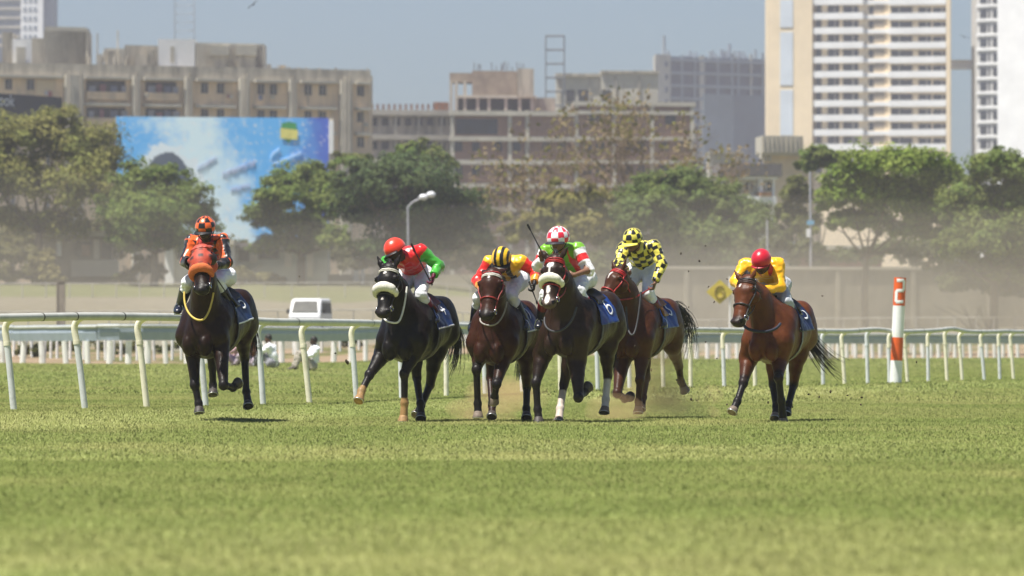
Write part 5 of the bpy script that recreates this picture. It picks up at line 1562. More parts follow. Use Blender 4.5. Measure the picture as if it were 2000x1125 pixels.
HORSES = [
 dict(name='orange', frame=(424, 69.0, 16), seed=1, withers=1.52, croup=1.60,
      label='dark brown racehorse in an orange hood beside the running rail, far left of the field',
      coat=(.016, .0072, .0046), poll=(390, 484, 1.08), muzzle=(392, 566, 1.42), face=-.05, ear=(-1, 0, .15), earout=.25,
      RF=[(375, 668, .50), (381, 752, .64), (388, 788, .66), (390, 806, .69)],
      LF=[(430, 668, .50), (437, 752, .86), (455, 757, .62), (464, 750, .53)],
      RH=[(415, 716, -.48), (416, 752, -.52), (417, 771, -.46)],
      LH=[(478, 700, -.72), (481, 765, -.60), (486, 794, -.46)],
      tail=[(-.18, .05, -.20), (-.26, .10, -.45), (-.22, .12, -.7)], tail_w=.09, mane=1, no_mane=True,
      bridle=dict(name='orange', col=(.36, .04, .02), sheep=(.62, .17, .065), sheep_t=.56, sheep_r=.056, hood=True),
      saddle=dict(name='navy_one', col=(.012, .035, .11), digit=D5, border=True)),
 dict(name='black', frame=(816, 69.6, 19), seed=2, withers=1.50, croup=1.55,
      label='black racehorse with a thick white sheepskin noseband and white browband',
      coat=(.008, .0062, .0062), poll=(757, 520, 1.00), muzzle=(744, 613, 1.30), face=-.12, ear=(-.1, 0, .9), earout=.45,
      RF=[(750, 688, .50), (722, 732, .85), (706, 764, 1.02), (701, 784, 1.12)],
      LF=[(806, 690, .50), (790, 730, .74), (790, 787, .72), (788, 823, .74)],
      LH=[(840, 752, -.70), (823, 792, -.42), (813, 812, -.30)],
      RH=[(814, 738, -.42), (821, 788, -.12), (823, 818, .02)],
      tail=[(-.20, .05, -.12), (-.34, .09, -.34), (-.36, .08, -.58), (-.32, .03, -.74)], tail_w=.15, mane=-1,
      tan_hooves=('RF', 'LF'), socks={'RF': (.0, (.30, .185, .085)), 'LF': (.0, (.32, .19, .08))}, pale_hooves=('LH',),
      white=[(.17, 0, .022, .020), (.70, 0, .016, .014)], muzzle_col=(.018, .015, .015),
      bridle=dict(name='black', col=(.015, .013, .012), brow=(.68, .64, .56), sheep=(.78, .75, .66), sheep_t=.50, sheep_r=.060),
      saddle=dict(name='blue_two', col=(.010, .032, .13), saddle=(.10, .016, .012), digit=D4, border=True)),
 dict(name='stripe', frame=(985, 69.8, 15), seed=3, withers=1.47, croup=1.50,
      label='plain bay racehorse with flattened ears and a white browband, ridden in yellow and black stripes',
      coat=(.034, .0120, .0068), poll=(959, 530, 1.05), muzzle=(948, 617, 1.36), face=-.06, ear=(-.9, 0, .25), earout=.5,
      RF=[(938, 690, .50), (931, 722, .76), (933, 788, .70), (934, 815, .72)],
      LF=[(985, 692, .50), (970, 750, .86), (966, 774, .66), (965, 784, .62)],
      RH=[(958, 738, -.42), (961, 792, -.16), (961, 815, -.04)],
      LH=[(1029, 756, -.76), (1028, 798, -.56), (1029, 816, -.48)],
      tail=[(-.14, .0, -.2), (-.16, -.04, -.5), (-.12, -.08, -.8)], tail_w=.06, mane=-1, pale_hooves=('LF', 'RF'), brown_legs=('RH',),
      white=[(.16, 0, .03, .016)],
      bridle=dict(name='red_one', col=(.30, .02, .018), brow=(.70, .66, .60)),
      saddle=dict(name='blue_three', col=(.010, .034, .17), digit=D7, border=True)),
 dict(name='checked', frame=(1137, 69.0, 23), seed=4, withers=1.56, croup=1.60,
      label='dark brown racehorse with white heart on forehead, cream noseband and white hind socks',
      coat=(.022, .0115, .0075), poll=(1081, 503, 1.02), muzzle=(1068, 594, 1.34), face=-.10, ear=(.05, 0, .9), earout=.75,
      RF=[(1060, 692, .50), (1047, 748, .70), (1050, 800, .70), (1053, 826, .73)],
      LF=[(1126, 706, .52), (1130, 776, .84), (1141, 766, .58), (1149, 757, .50)],
      RH=[(1101, 752, -.22), (1094, 798, .02), (1091, 826, .16)],
      LH=[(1187, 735, -.70), (1183, 780, -.58), (1181, 806, -.50)],
      tail=[(-.12, .0, -.25), (-.12, .02, -.55), (-.06, .04, -.8)], tail_w=.06, mane=-1, brown_legs=('RH',),
      socks={'RH': (.62, (.52, .44, .38)), 'LH': (.75, (.50, .47, .45))}, pale_hooves=('RH', 'LH'),
      white=[(.20, -.018, .036, .026), (.20, .018, .036, .026), (.29, 0, .06, .014), (.70, .0, .05, .026), (.90, .0, .07, .030)], dark_muzzle=.6,
      muzzle_col=(.10, .07, .06),
      bridle=dict(name='red_two', col=(.36, .018, .02), brow=(.36, .018, .02), sheep=(.76, .74, .62), sheep_t=.50, sheep_r=.056),
      saddle=dict(name='blue_four', col=(.010, .050, .25), digit=D6, dsize=.10, x0=-.33, dx=-.17, dang=48, flap=40)),
 dict(name='yellowcheck', frame=(1258, 72.6, 21), seed=5, withers=1.53, croup=1.55,
      label='reddish bay racehorse with its head turned aside, in a red bridle among flying dirt',
      coat=(.052, .0175, .0075), poll=(1206, 527, .92), muzzle=(1166, 590, 1.22), face=-.75, ear=(-.05, 0, .95), earout=.45,
      RF=[(1215, 702, .50), (1206, 768, .82), (1220, 779, .56), (1229, 776, .46)],
      LF=[(1254, 692, .50), (1250, 742, .66), (1247, 784, .64), (1247, 806, .68)],
      LH=[(1326, 716, -1.0), (1330, 745, -1.16), (1338, 762, -1.24)],
      RH=[(1262, 738, -.42), (1256, 776, -.24), (1252, 800, -.12)],
      tail=[(-.20, .06, .02), (-.34, .12, -.10), (-.40, .14, -.34), (-.34, .10, -.55)], tail_w=.20, mane=-1, brown_legs=('RF', 'LF', 'LH', 'RH'),
      white=[(.16, 0, .036, .024), (.26, .01, .05, .010)], pale_hooves=('LH',),
      bridle=dict(name='red_three', col=(.42, .02, .02), brow=(.42, .02, .02)),
      saddle=dict(name='blue_five', col=(.010, .046, .23), digit=D3, dx=-.19, x0=-.36, saddle=(.30, .12, .032), flap=58)),
 dict(name='yellow', frame=(1523, 70.0, 18), seed=6, withers=1.49, croup=1.50,
      label='bright bay racehorse with pricked ears and black legs, alone at the right of the field',
      coat=(.088, .0265, .0095), poll=(1455, 544, 1.00), muzzle=(1435, 630, 1.30), face=-.55, ear=(.0, 0, 1.0), earout=.75, head_w=1.38,
      RF=[(1462, 700, .50), (1452, 748, .76), (1440, 784, .94), (1430, 806, 1.04)],
      LF=[(1522, 700, .50), (1521, 738, .76), (1526, 782, .66), (1530, 826, .60)],
      LH=[(1550, 752, -.68), (1540, 790, -.42), (1536, 808, -.34)],
      RH=[(1510, 752, -.30), (1516, 794, -.06), (1514, 818, .06)],
      tail=[(-.14, .05, -.16), (-.22, .14, -.40), (-.30, .30, -.62), (-.34, .42, -.72)], tail_w=.13, mane=-1,
      pale_hooves=('RF', 'LF', 'RH'), white=[(.20, 0, .026, .016)],
      bridle=dict(name='dark', col=(.018, .018, .022), brow=(.06, .03, .025)),
      saddle=dict(name='navy_two', col=(.010, .018, .07), digit=D5, dsize=.10, girth=(.24, .24, .25))),
]

BUILT = {}
for H in HORSES:
    fr = Frame(*H['frame'])
    P = build_horse(fr, H)
    BUILT[H['name']] = P
    build_bridle(P, H['bridle'])
    build_saddle(P, H['saddle'])
# ------------------------------------------------------------------ riders
def hand_prims(w, d, n, spread, side, size=1.0, curl=1.0):
    """palm, four bent fingers and a thumb. w wrist, d towards the fingers, n palm side, spread across the knuckles (index first)"""
    d = unit(d); n = unit(n - d * (n @ d)); s = unit(spread - d * (spread @ d) - n * (spread @ n))
    out = [ecap(w - d * .01, w + d * .075 * size, (.026, .020), (.040, .017), up=n, k=.012)]
    out[0] = ecap(w - d * .01, w + d * .078 * size, (.028, .022), (.041, .017), up=n, k=.012)
    for i, (off, L) in enumerate([(.030, .96), (.010, 1.06), (-.010, 1.0), (-.030, .80)]):
        b = w + d * .080 * size + s * off
        a1 = .7 * curl; a2 = 1.75 * curl; a3 = 2.7 * curl
        p1 = b + (d * math.cos(a1) + n * math.sin(a1)) * .040 * L
        p2 = p1 + (d * math.cos(a2) + n * math.sin(a2)) * .027 * L
        p3 = p2 + (d * math.cos(a3) + n * math.sin(a3)) * .020 * L
        out += [ecap(b, p1, .0105, .0098, k=.004), ecap(p1, p2, .0098, .009, k=.004), ecap(p2, p3, .009, .008, k=.004)]
    t0 = w + d * .028 + s * .026
    t1 = t0 + (s * .7 + d * .55 + n * .45) * .036
    t2 = t1 + (d * .55 + n * .75 - s * .15) * .030
    out += [ecap(t0, t1, .0125, .011, k=.006), ecap(t1, t2, .011, .009, k=.004)]
    return out, dict(d=d, n=n, s=s, grip=w + d * .085 + n * .022)

def rot_frame(fwd, upv):
    f = unit(fwd); u = unit(np.asarray(upv, float) - f * (np.asarray(upv, float) @ f)); l = np.cross(u, f)
    return np.stack([f, l, u], 1)           # columns: forward, left, up

def skin_mat(): return vcol_mat('skin', rough=.5, var=.12, scale=40, spec=.35)
def silk_mat(): return vcol_mat('racing_silk', rough=.34, sheen=.25, var=.06, scale=20, spec=.5, bump=.25, bscale=26)

def person_field(J, W=1.0):
    """limb lists from joints: pel, chest, neck, head, shL/shR, elL/elR, waL/waR (wrist), hipL/R, knL/R, anL/R, toL/R"""
    L = {}
    up = unit(J['chest'] - J['pel']); lat = unit(J['shL'] - J['shR']); fr = unit(np.cross(lat, up)) * 1.0
    mid = J['pel'] * .5 + J['chest'] * .5 + fr * (-.03)
    L['torso'] = [ecap(J['pel'], mid, (.145 * W, .105), (.135 * W, .100), up=fr, k=.05), ecap(mid, J['chest'], (.135 * W, .100), (.165 * W, .115), up=fr, k=.05),
                  ecap(J['chest'], J['neck'], (.150 * W, .105), (.070, .065), up=fr, k=.05)]
    for s in 'LR':
        L['sh' + s] = [ecap(J['chest'] * .6 + J['sh' + s] * .4, J['sh' + s], (.085, .085), (.070, .070), k=.05)]
        L['up' + s] = [ecap(J['sh' + s], J['el' + s], (.066, .066), (.054, .054), k=.04)]
        L['fo' + s] = [ecap(J['el' + s], J['wa' + s], (.053, .053), (.036, .036), k=.03)]
        L['th' + s] = [ecap(J['hip' + s], J['kn' + s], (.092, .10), (.064, .066), k=.05)]
        a = J['kn' + s] + (J['an' + s] - J['kn' + s]) * .35
        L['ca' + s] = [ecap(J['kn' + s], a, (.060, .062), (.055, .060), k=.03)]
        L['sn' + s] = [ecap(a, J['an' + s], (.056, .060), (.040, .043), k=.03)]
        L['ft' + s] = [ecap(J['an' + s] + unit(J['an' + s] - J['to' + s]) * .045, J['to' + s], (.040, .038), (.040, .026), up=(0, 0, 1), k=.02)]
    L['pelvis'] = [ecap(J['hipL'] + (J['hipL'] - J['hipR']) * .2, J['hipR'] + (J['hipR'] - J['hipL']) * .2, (.115, .115), (.115, .115), up=up, k=.06)]
    return L

def grow(prims, d):
    out = []
    for p in prims:
        q = dict(p)
        if 'c' in p: q['r'] = p['r'] + d
        else: q['ra'] = p['ra'] + d; q['rb'] = p['rb'] + d
        out.append(q)
    return out

def limb_uv(prims, V):
    """nearest limb, distance along it (m) and arc round it (m)"""
    D = np.stack([pdist(p, V) for p in prims], 1); i = D.argmin(1)
    al = np.zeros(len(V)); ar = np.zeros(len(V))
    for j, p in enumerate(prims):
        m = i == j
        if not m.any(): continue
        q = V[m] - p['a']
        al[m] = q @ p['d']
        r = max(p['ra'].mean(), p['rb'].mean())
        ar[m] = np.arctan2(q @ p['s'], q @ p['w']) * r
    return i, al, ar

def wrinkle(V, Q, amp, seed, sc=14.0):
    N = vnormals(V, Q)
    n = (vnoise(V * sc, seed) - .5) + .5 * (vnoise(V * sc * 2.3 + 9, seed + 1) - .5)
    rid = 1 - np.abs(2 * vnoise(V * np.array([sc * .8, sc * .8, sc * 1.3]) + 31, seed + 2) - 1)
    return V + N * ((n * amp) + (rid - .5) * amp * .9)[:, None]

def build_rider(P, R):
    fr = P['fr']
    J = {k: (fr.pix(*q)) for k, q in R['J'].items()}
    # fill in what the photograph hides from its mirror twin
    for k in ('sh', 'el', 'wa', 'hip', 'kn', 'an', 'to'):
        for a, b in (('L', 'R'), ('R', 'L')):
            if k + a not in J and k + b in J:
                J[k + a] = J[k + b] * np.array([1, -1, 1])
    # keep boots against the saddle flaps
    if 'pel' not in J: J['pel'] = (J['hipL'] + J['hipR']) / 2 + np.array([-.02, 0, .03])
    if 'chest' not in J: J['chest'] = (J['shL'] + J['shR']) / 2 * .75 + J['neck'] * .1 + J['pel'] * .15
    root = fr.root('person')
    tag(root, R['label'], 'jockey', 'jockeys riding in the race')
    L = person_field(J, R.get('W', 1.0))
    # --- head
    Hc = J['head']; Rm = rot_frame(fr_dir(R['look']), R.get('hup', (0, 0, 1)))
    f, l, u = Rm[:, 0], Rm[:, 1], Rm[:, 2]
    headp = [oball(Hc, (.098, .076, .118), Rm, k=.02), oball(Hc + f * .035 - u * .065, (.060, .058, .055), Rm, k=.03), oball(Hc + f * .072 - u * .098, (.022, .026, .020), Rm, k=.02),
             ecap(Hc + f * .095 - u * .010, Hc + f * .118 - u * .048, (.010, .011), (.017, .013), k=.012),
             ecap(Hc + f * .092 + u * .012 + l * .05, Hc + f * .092 + u * .012 - l * .05, .014, .014, k=.012),
             ecap(Hc + f * .092 - u * .073 + l * .018, Hc + f * .092 - u * .073 - l * .018, .011, .011, k=.008)]
    for s in (-1, 1):
        headp.append(oball(Hc + l * s * .078 - u * .015 - f * .005, (.022, .010, .032), Rm, k=.008))
    neckp = [ecap(J['neck'] - unit(Hc - J['neck']) * .03, Hc - u * .05 - f * .02, .056, .052, k=.03)]
    body = headp + neckp + grow(sum([v for k, v in L.items()], []), -.012)
    hands = {}
    for s in 'LR':
        hd_ = R.get('hand' + s, {})
        dv = np.array(hd_.get('d', (1, 0, -.25)), float); nv = np.array(hd_.get('n', (0, -1 if s == 'L' else 1, -.1)), float); sp = np.array(hd_.get('s', (0.1, 0, 1)), float)
        hp_, inf = hand_prims(J['wa' + s], dv, nv, sp, s)
        hands[s] = (hp_, inf); body += hp_
    fld = Field(body, h=.009, k=.03)
    V, Q = fld.mesh(1)
    C = np.tile(np.array(R.get('skin', (.16, .075, .045))), (len(V), 1))
    q = V - Hc
    xf, xl, xu = q @ f, q @ l, q @ u
    C[(np.abs(xu + .073) < .006) & (np.abs(xl) < .024) & (xf > .08)] *= .35
    for s in 'LR':
        if R.get('hand' + s, {}).get('glove') is not None:
            m = mind(hands[s][0], V) < .012
            C[m] = R['hand' + s]['glove']
    mesh_np('body', V, Q, skin_mat(), root, True, C)
    for s in (-1, 1):
        eb = MB(); eb.sphere(Hc + f * .090 + l * s * .031 - u * .010, (.012, .012, .012), 10, 6)
        eb.build('eye', mat('eye_dark', (.008, .006, .005), .08, .05, 5), root, True)
    # --- jacket
    jp = grow(L['torso'] + L['shL'] + L['shR'], .012)
    arm = {}
    for s in 'LR':
        a = list(L['up' + s])
        if R.get('bare' + s):
            e = L['fo' + s][0]; b_ = e['a'] + (e['b'] - e['a']) * .12
            a.append(ecap(e['a'], b_, .056, .050, k=.03))
        else: a += L['fo' + s]
        arm[s] = grow(a, .013)
    allj = jp + arm['L'] + arm['R']
    wais = J['pel']; upj = unit(J['chest'] - J['pel'])
    cuts = [lambda G: (wais - upj * .02 - G) @ upj]
    ends = []
    for s in 'LR':
        e = arm[s][-1]
        ends.append((e['b'] - e['d'] * .012, e['d'], e['b']))
    def cutarm(G):
        r = np.full(G.shape[:-1], -1.0)
        for c, d, b in ends:
            near = np.linalg.norm(G - b, axis=-1) < .11
            r = np.where(near, np.maximum(r, (G - c) @ d), r)
        return r
    fj = Field(allj, h=.0095, k=.045, cuts=cuts + [cutarm])
    V, Q = fj.mesh(1)
    V = wrinkle(V, Q, R.get('wrinkle', .013), R['seed'])
    labels = ['t'] * 3 + ['sL', 'sR'] + ['uL'] + ['fL'] * (len(arm['L']) - 1) + ['uR'] + ['fR'] * (len(arm['R']) - 1)
    i, al, ar = limb_uv(allj, V)
    lab = np.array(labels)[i]
    C = R['silk'](V, lab, al, ar, J)
    mesh_np('jacket', V, Q, silk_mat(), root, True, C)
    # collar
    # --- breeches
    bp = grow(L['pelvis'] + L['thL'] + L['thR'] + L['caL'] + L['caR'], .008) + grow(L['torso'][:1], -.004)
    fb = Field(bp, h=.0095, k=.05)
    V, Q = fb.mesh(1); V = wrinkle(V, Q, .014, R['seed'] + 40, 17)
    mesh_np('breeches', V, Q, vcol_mat('breeches', rough=.55, sheen=.1, var=.05, scale=14, spec=.35, bump=.15, bscale=40), root, True, np.tile(np.array(R.get('breeches', (.74, .75, .78))), (len(V), 1)))
    # --- boots
    for s in 'LR':
        bt = grow(L['sn' + s] + L['ft' + s], .010)
        a0 = J['kn' + s] + (J['an' + s] - J['kn' + s]) * R.get('boot_top', .30)
        d0 = unit(J['an' + s] - J['kn' + s])
        f_ = Field([ecap(a0, J['an' + s], .070, .050, k=.02)] + bt, h=.0095, k=.03, cuts=[lambda G: np.where((G - a0) @ d0 > .12, -1.0, (a0 - G) @ d0)])
        V, Q = f_.mesh(1)
        t = (V - a0) @ d0 / np.linalg.norm(J['an' + s] - a0)
        top = np.array(R.get('boot_cuff', (.012, .012, .016)))
        C = np.where((t < .33)[:, None], top, np.array(R.get('boot', (.012, .014, .022))))
        bo = mesh_np('boot', V, Q, vcol_mat('boot_leather', rough=.28, var=.1, scale=20, spec=.55), root, True, C)
        # stirrup iron and leather under the foot belong to the saddle
        ft = (J['an' + s] * .4 + J['to' + s] * .6)
        sgn = 1 if s == 'L' else -1
        sb = MB(); fd = unit(J['to' + s] - J['an' + s])
        sb_pts = []
        lat = np.array([0, 1.0, 0])
        for a in np.linspace(-.5, math.pi + .5, 19):
            sb_pts.append(ft + lat * .062 * math.cos(a) + np.array([0, 0, 1]) * (.088 * math.sin(a) - .02))
        sb_pts.append(sb_pts[0])
        sb.tube(sb_pts, .007, 6)
        sb.build('stirrup_iron', mat('steel', (.6, .6, .62), .25, .1, 10, metal=1.0), P['root'], True)
        lb = MB(); top_ = surf_from_axis(P, .08, sgn * math.radians(38), .05)[0]
        lb.tube(spline([top_, (top_ + ft) / 2 + lat * sgn * .02, ft + np.array([0, 0, .07])], 10), 1.0, 6, True, up=np.tile(lat, (10, 1)), flat=(.013, .004))
        lb.build('stirrup_leather', mat('stirrup_' + str(R.get('lea', 'dark')), R.get('leather', (.03, .022, .018)), .5, .2, 20), P['root'], True)
    # --- helmet with its cap
    Hh = Hc + u * .030 - f * .012
    hs = R.get('hscale', 1.08)
    hp_ = [oball(Hh, (.136 * hs, .113 * hs, .122 * hs), Rm)]
    cut = lambda G: (Hh - u * .045 + f * .0 - G) @ unit(u + f * .10)
    fh = Field(hp_, h=.0075, cuts=[cut])
    V, Q = fh.mesh(1)
    q = V - Hh; xf, xl, xu = q @ f, q @ l, q @ u
    C = R['cap'](xf, xl, xu)
    he = mesh_np('helmet', V, Q, vcol_mat('cap_silk', rough=.34, sheen=.2, var=.05, scale=20, spec=.5, bump=.15, bscale=30), root, True, C)
    pk = MB(); rows = []
    for r_ in np.linspace(.97, R.get('peak', 1.36), 5):
        for a in np.linspace(-1.05, 1.05, 17):
            rows.append(Hh + f * .136 * hs * r_ * math.cos(a) * (.93 + .07 * math.cos(a)) + l * .113 * hs * math.sin(a) * (.6 + .4 * r_) * .98 - u * (.040 + .055 * (r_ - .97)) + u * .012 * math.cos(a * 1.4))
    pk.add(rows, [[i_ * 17 + k, i_ * 17 + k + 1, (i_ + 1) * 17 + k + 1, (i_ + 1) * 17 + k] for i_ in range(4) for k in range(16)])
    po = pk.build('helmet_peak', mat('peak_' + R['name'], R.get('peak_col', (.012, .012, .014)), .45, .1, 20), he, True)
    md = po.modifiers.new('thick', 'SOLIDIFY'); md.thickness = .006
    # chin strap, goggles
    cs = MB()
    cs.tube(spline([Hh + l * .105 - u * .05, Hc + l * .080 - u * .085 + f * .03, Hc - u * .128 + f * .065, Hc - l * .080 - u * .085 + f * .03, Hh - l * .105 - u * .05], 24), .006, 6)
    cs.build('chin_strap', mat('strap_black', (.015, .015, .016), .6, .1, 10), he, True)
    gg = MB()
    rows = []
    for zz, k_ in ((-.034, 1.0), (-.02, 1.06), (.0, 1.07), (.014, 1.0)):
        for a in np.linspace(-1.15, 1.15, 19):
            rows.append(Hc + f * (.108 * math.cos(a) * k_) + l * .086 * math.sin(a) * k_ + u * zz)
    gg.add(rows, [[i_ * 19 + k, i_ * 19 + k + 1, (i_ + 1) * 19 + k + 1, (i_ + 1) * 19 + k] for i_ in range(3) for k in range(18)])
    go = gg.build('goggles', mat('goggle_lens', (.02, .018, .016), .12, .05, 10, spec=.7), root, True)
    md = go.modifiers.new('thick', 'SOLIDIFY'); md.thickness = .006
    # --- whip held in the hand
    if 'whip' in R:
        s, tip, butt = R['whip']
        tip = fr.pix(*tip); g = hands[s][1]['grip']
        butt = g + unit(g - tip) * butt
        root_w = fr.root('riding_whip')
        tag(root_w, R['whip_label'], 'whip', 'whips carried by the jockeys')
        wb = MB()
        wb.tube([g + (butt - g) * 1.0, g + (tip - g) * .10, g + (tip - g) * .8], [.011, .010, .006], 8)
        wb.build('shaft', mat('whip_' + R['name'], R.get('whip_col', (.012, .011, .011)), .4, .2, 20), root_w, True)
        fb_ = MB(); side = unit(np.cross(tip - g, (0.3, 1, .2)))
        fb_.tube([g + (tip - g) * .78, g + (tip - g) * .9, tip], [.010, .018, .015], 8, True, up=side, flat=(1, .35))
        fb_.build('flap', mat('whip_' + R['name'], (.012, .011, .011), .4, .2, 20), root_w, True)
    # --- reins from the bit to the hands
    rb = MB()
    for s, sg in (('L', 1), ('R', -1)):
        if R.get('rein' + s, True):
            a, b = P['bit%+d' % sg], hands[s][1]['grip']
            m = (a + b) / 2 + np.array([0, sg * .03, -.05])
            rb = MB(); rb.tube(spline([a, m, b], 16), 1.0, 6, True, up=np.tile(np.array([0, 1.0, .2]), (16, 1)), flat=(.010, .004))
            rb.build('rein', mat('rein_' + R['name'], R.get('rein_col', (.02, .016, .015)), .5, .2, 20), P['root'], True)
    if R.get('armband'):
        pass
    return J

def fr_dir(v): return np.asarray(v, float)
def pick(cond, a, b): return np.where(np.asarray(cond)[:, None], np.array(a), np.array(b))
def chk(a, b, s, o=0.0): return ((np.floor(a / s + o) + np.floor(b / s + .5)) % 2) == 0
ORANGE, BLACK, DRED = (.80, .125, .022), (.010, .010, .013), (.36, .018, .012)
YEL, LIME, RED, WHITE = (.78, .68, .10), (.17, .42, .025), (.62, .016, .018), (.80, .78, .78)
def cap_checks(c1, c2, n=.56, o=.5):
    def f(xf, xl, xu):
        az = np.arctan2(xl, xf + .02); el = np.arctan2(xu + .05, np.hypot(xf, xl))
        return pick((np.floor(az / n + o) + np.floor(el / .42)) % 2 == 0, c1, c2)
    return f
def cap_plain(c): return lambda xf, xl, xu: np.tile(np.array(c), (len(xf), 1))
def cap_stripes(c1, c2):
    def f(xf, xl, xu):
        st = np.floor(np.arctan2(xl, np.hypot(xu + .02, xf)) / .29 + .5) % 2 == 0
        C = pick(st, c1, c2); C[xu < -.024] = c2
        return C
    return f
def silk_orange(V, lab, al, ar, J):
    C = np.tile(np.array(DRED), (len(V), 1))
    arm = np.isin(lab, ['uL', 'uR', 'fL', 'fR', 'sL', 'sR'])
    lat = unit(J['shL'] - J['shR'])
    for s, sg in (('L', 1), ('R', -1)):
        m = np.isin(lab, ['u' + s]); a = unit(J['el' + s] - J['sh' + s]); q = V[m] - J['sh' + s]; q = q - (q @ a)[:, None] * a
        C[m] = pick((q @ lat) * sg < .008, ORANGE, BLACK)
        m = np.isin(lab, ['f' + s]); C[m] = ORANGE
    top = np.isin(lab, ['sL', 'sR']); C[top] = pick(chk(al[top] + .02, ar[top], .09), ORANGE, BLACK)
    C[np.isin(lab, ['fL', 'fR']) & (al > .03)] = BLACK
    t = lab == 't'; C[t & (np.abs(V[:, 1] - J['chest'][1]) > .10) & chk(V[:, 2], V[:, 0], .1)] = BLACK
    return C
def silk_redgreen(V, lab, al, ar, J):
    C = np.tile(np.array((.66, .014, .014)), (len(V), 1))
    C[np.isin(lab, ['uL', 'uR', 'fL', 'fR'])] = (.055, .36, .035)
    t = (lab == 't') & ((V - J['pel']) @ unit(J['chest'] - J['pel']) < .16); C[t] = (.012, .09, .022)
    return C
def silk_stripes(V, lab, al, ar, J):
    lat = unit(J['shL'] - J['shR']); q = (V - J['chest']) @ lat
    C = pick(np.floor(q / .062 + .5) % 2 == 0, (.85, .47, .012), BLACK)
    C[np.isin(lab, ['sL', 'sR'])] = (.85, .47, .012)
    a = np.isin(lab, ['uL', 'uR', 'fL', 'fR']); C[a] = (.66, .018, .012)
    C[np.isin(lab, ['uL', 'uR']) & (al < .03)] = (.85, .47, .012)
    C[np.isin(lab, ['fL', 'fR']) & (al > .13)] = (.80, .28, .02)
    return C
def silk_greenwhite(V, lab, al, ar, J):
    lat = unit(J['shL'] - J['shR']); q = np.abs((V - J['chest']) @ lat)
    C = np.tile(np.array(LIME), (len(V), 1))
    C[(lab == 't') & (q > .085) & (q < .15)] = RED
    s = np.isin(lab, ['sL', 'sR']); C[s] = pick(al[s] > .0, LIME, RED)
    a = np.isin(lab, ['uL', 'uR']); C[a] = pick((al[a] > .10) & (al[a] < .19), RED, WHITE)
    C[np.isin(lab, ['fL', 'fR'])] = WHITE
    h = (V - J['chest']) - lat * .0
    return C
def silk_checks(V, lab, al, ar, J):
    lat = unit(J['shL'] - J['shR']); upv = unit(J['chest'] - J['pel'])
    C = pick(chk((V - J['chest']) @ lat, (V - J['chest']) @ upv, .082), YEL, BLACK)
    a = lab != 't'; C[a] = pick(chk(al[a], ar[a], .075), YEL, BLACK)
    return C
def silk_yellow(V, lab, al, ar, J):
    C = np.tile(np.array((.86, .44, .006)), (len(V), 1))
    n = np.linalg.norm(V - J['neck'], axis=1); C[(n < .10) & (lab == 't') & (np.abs(V[:, 1] - J['neck'][1]) > .045)] = (.55, .02, .012)
    return C

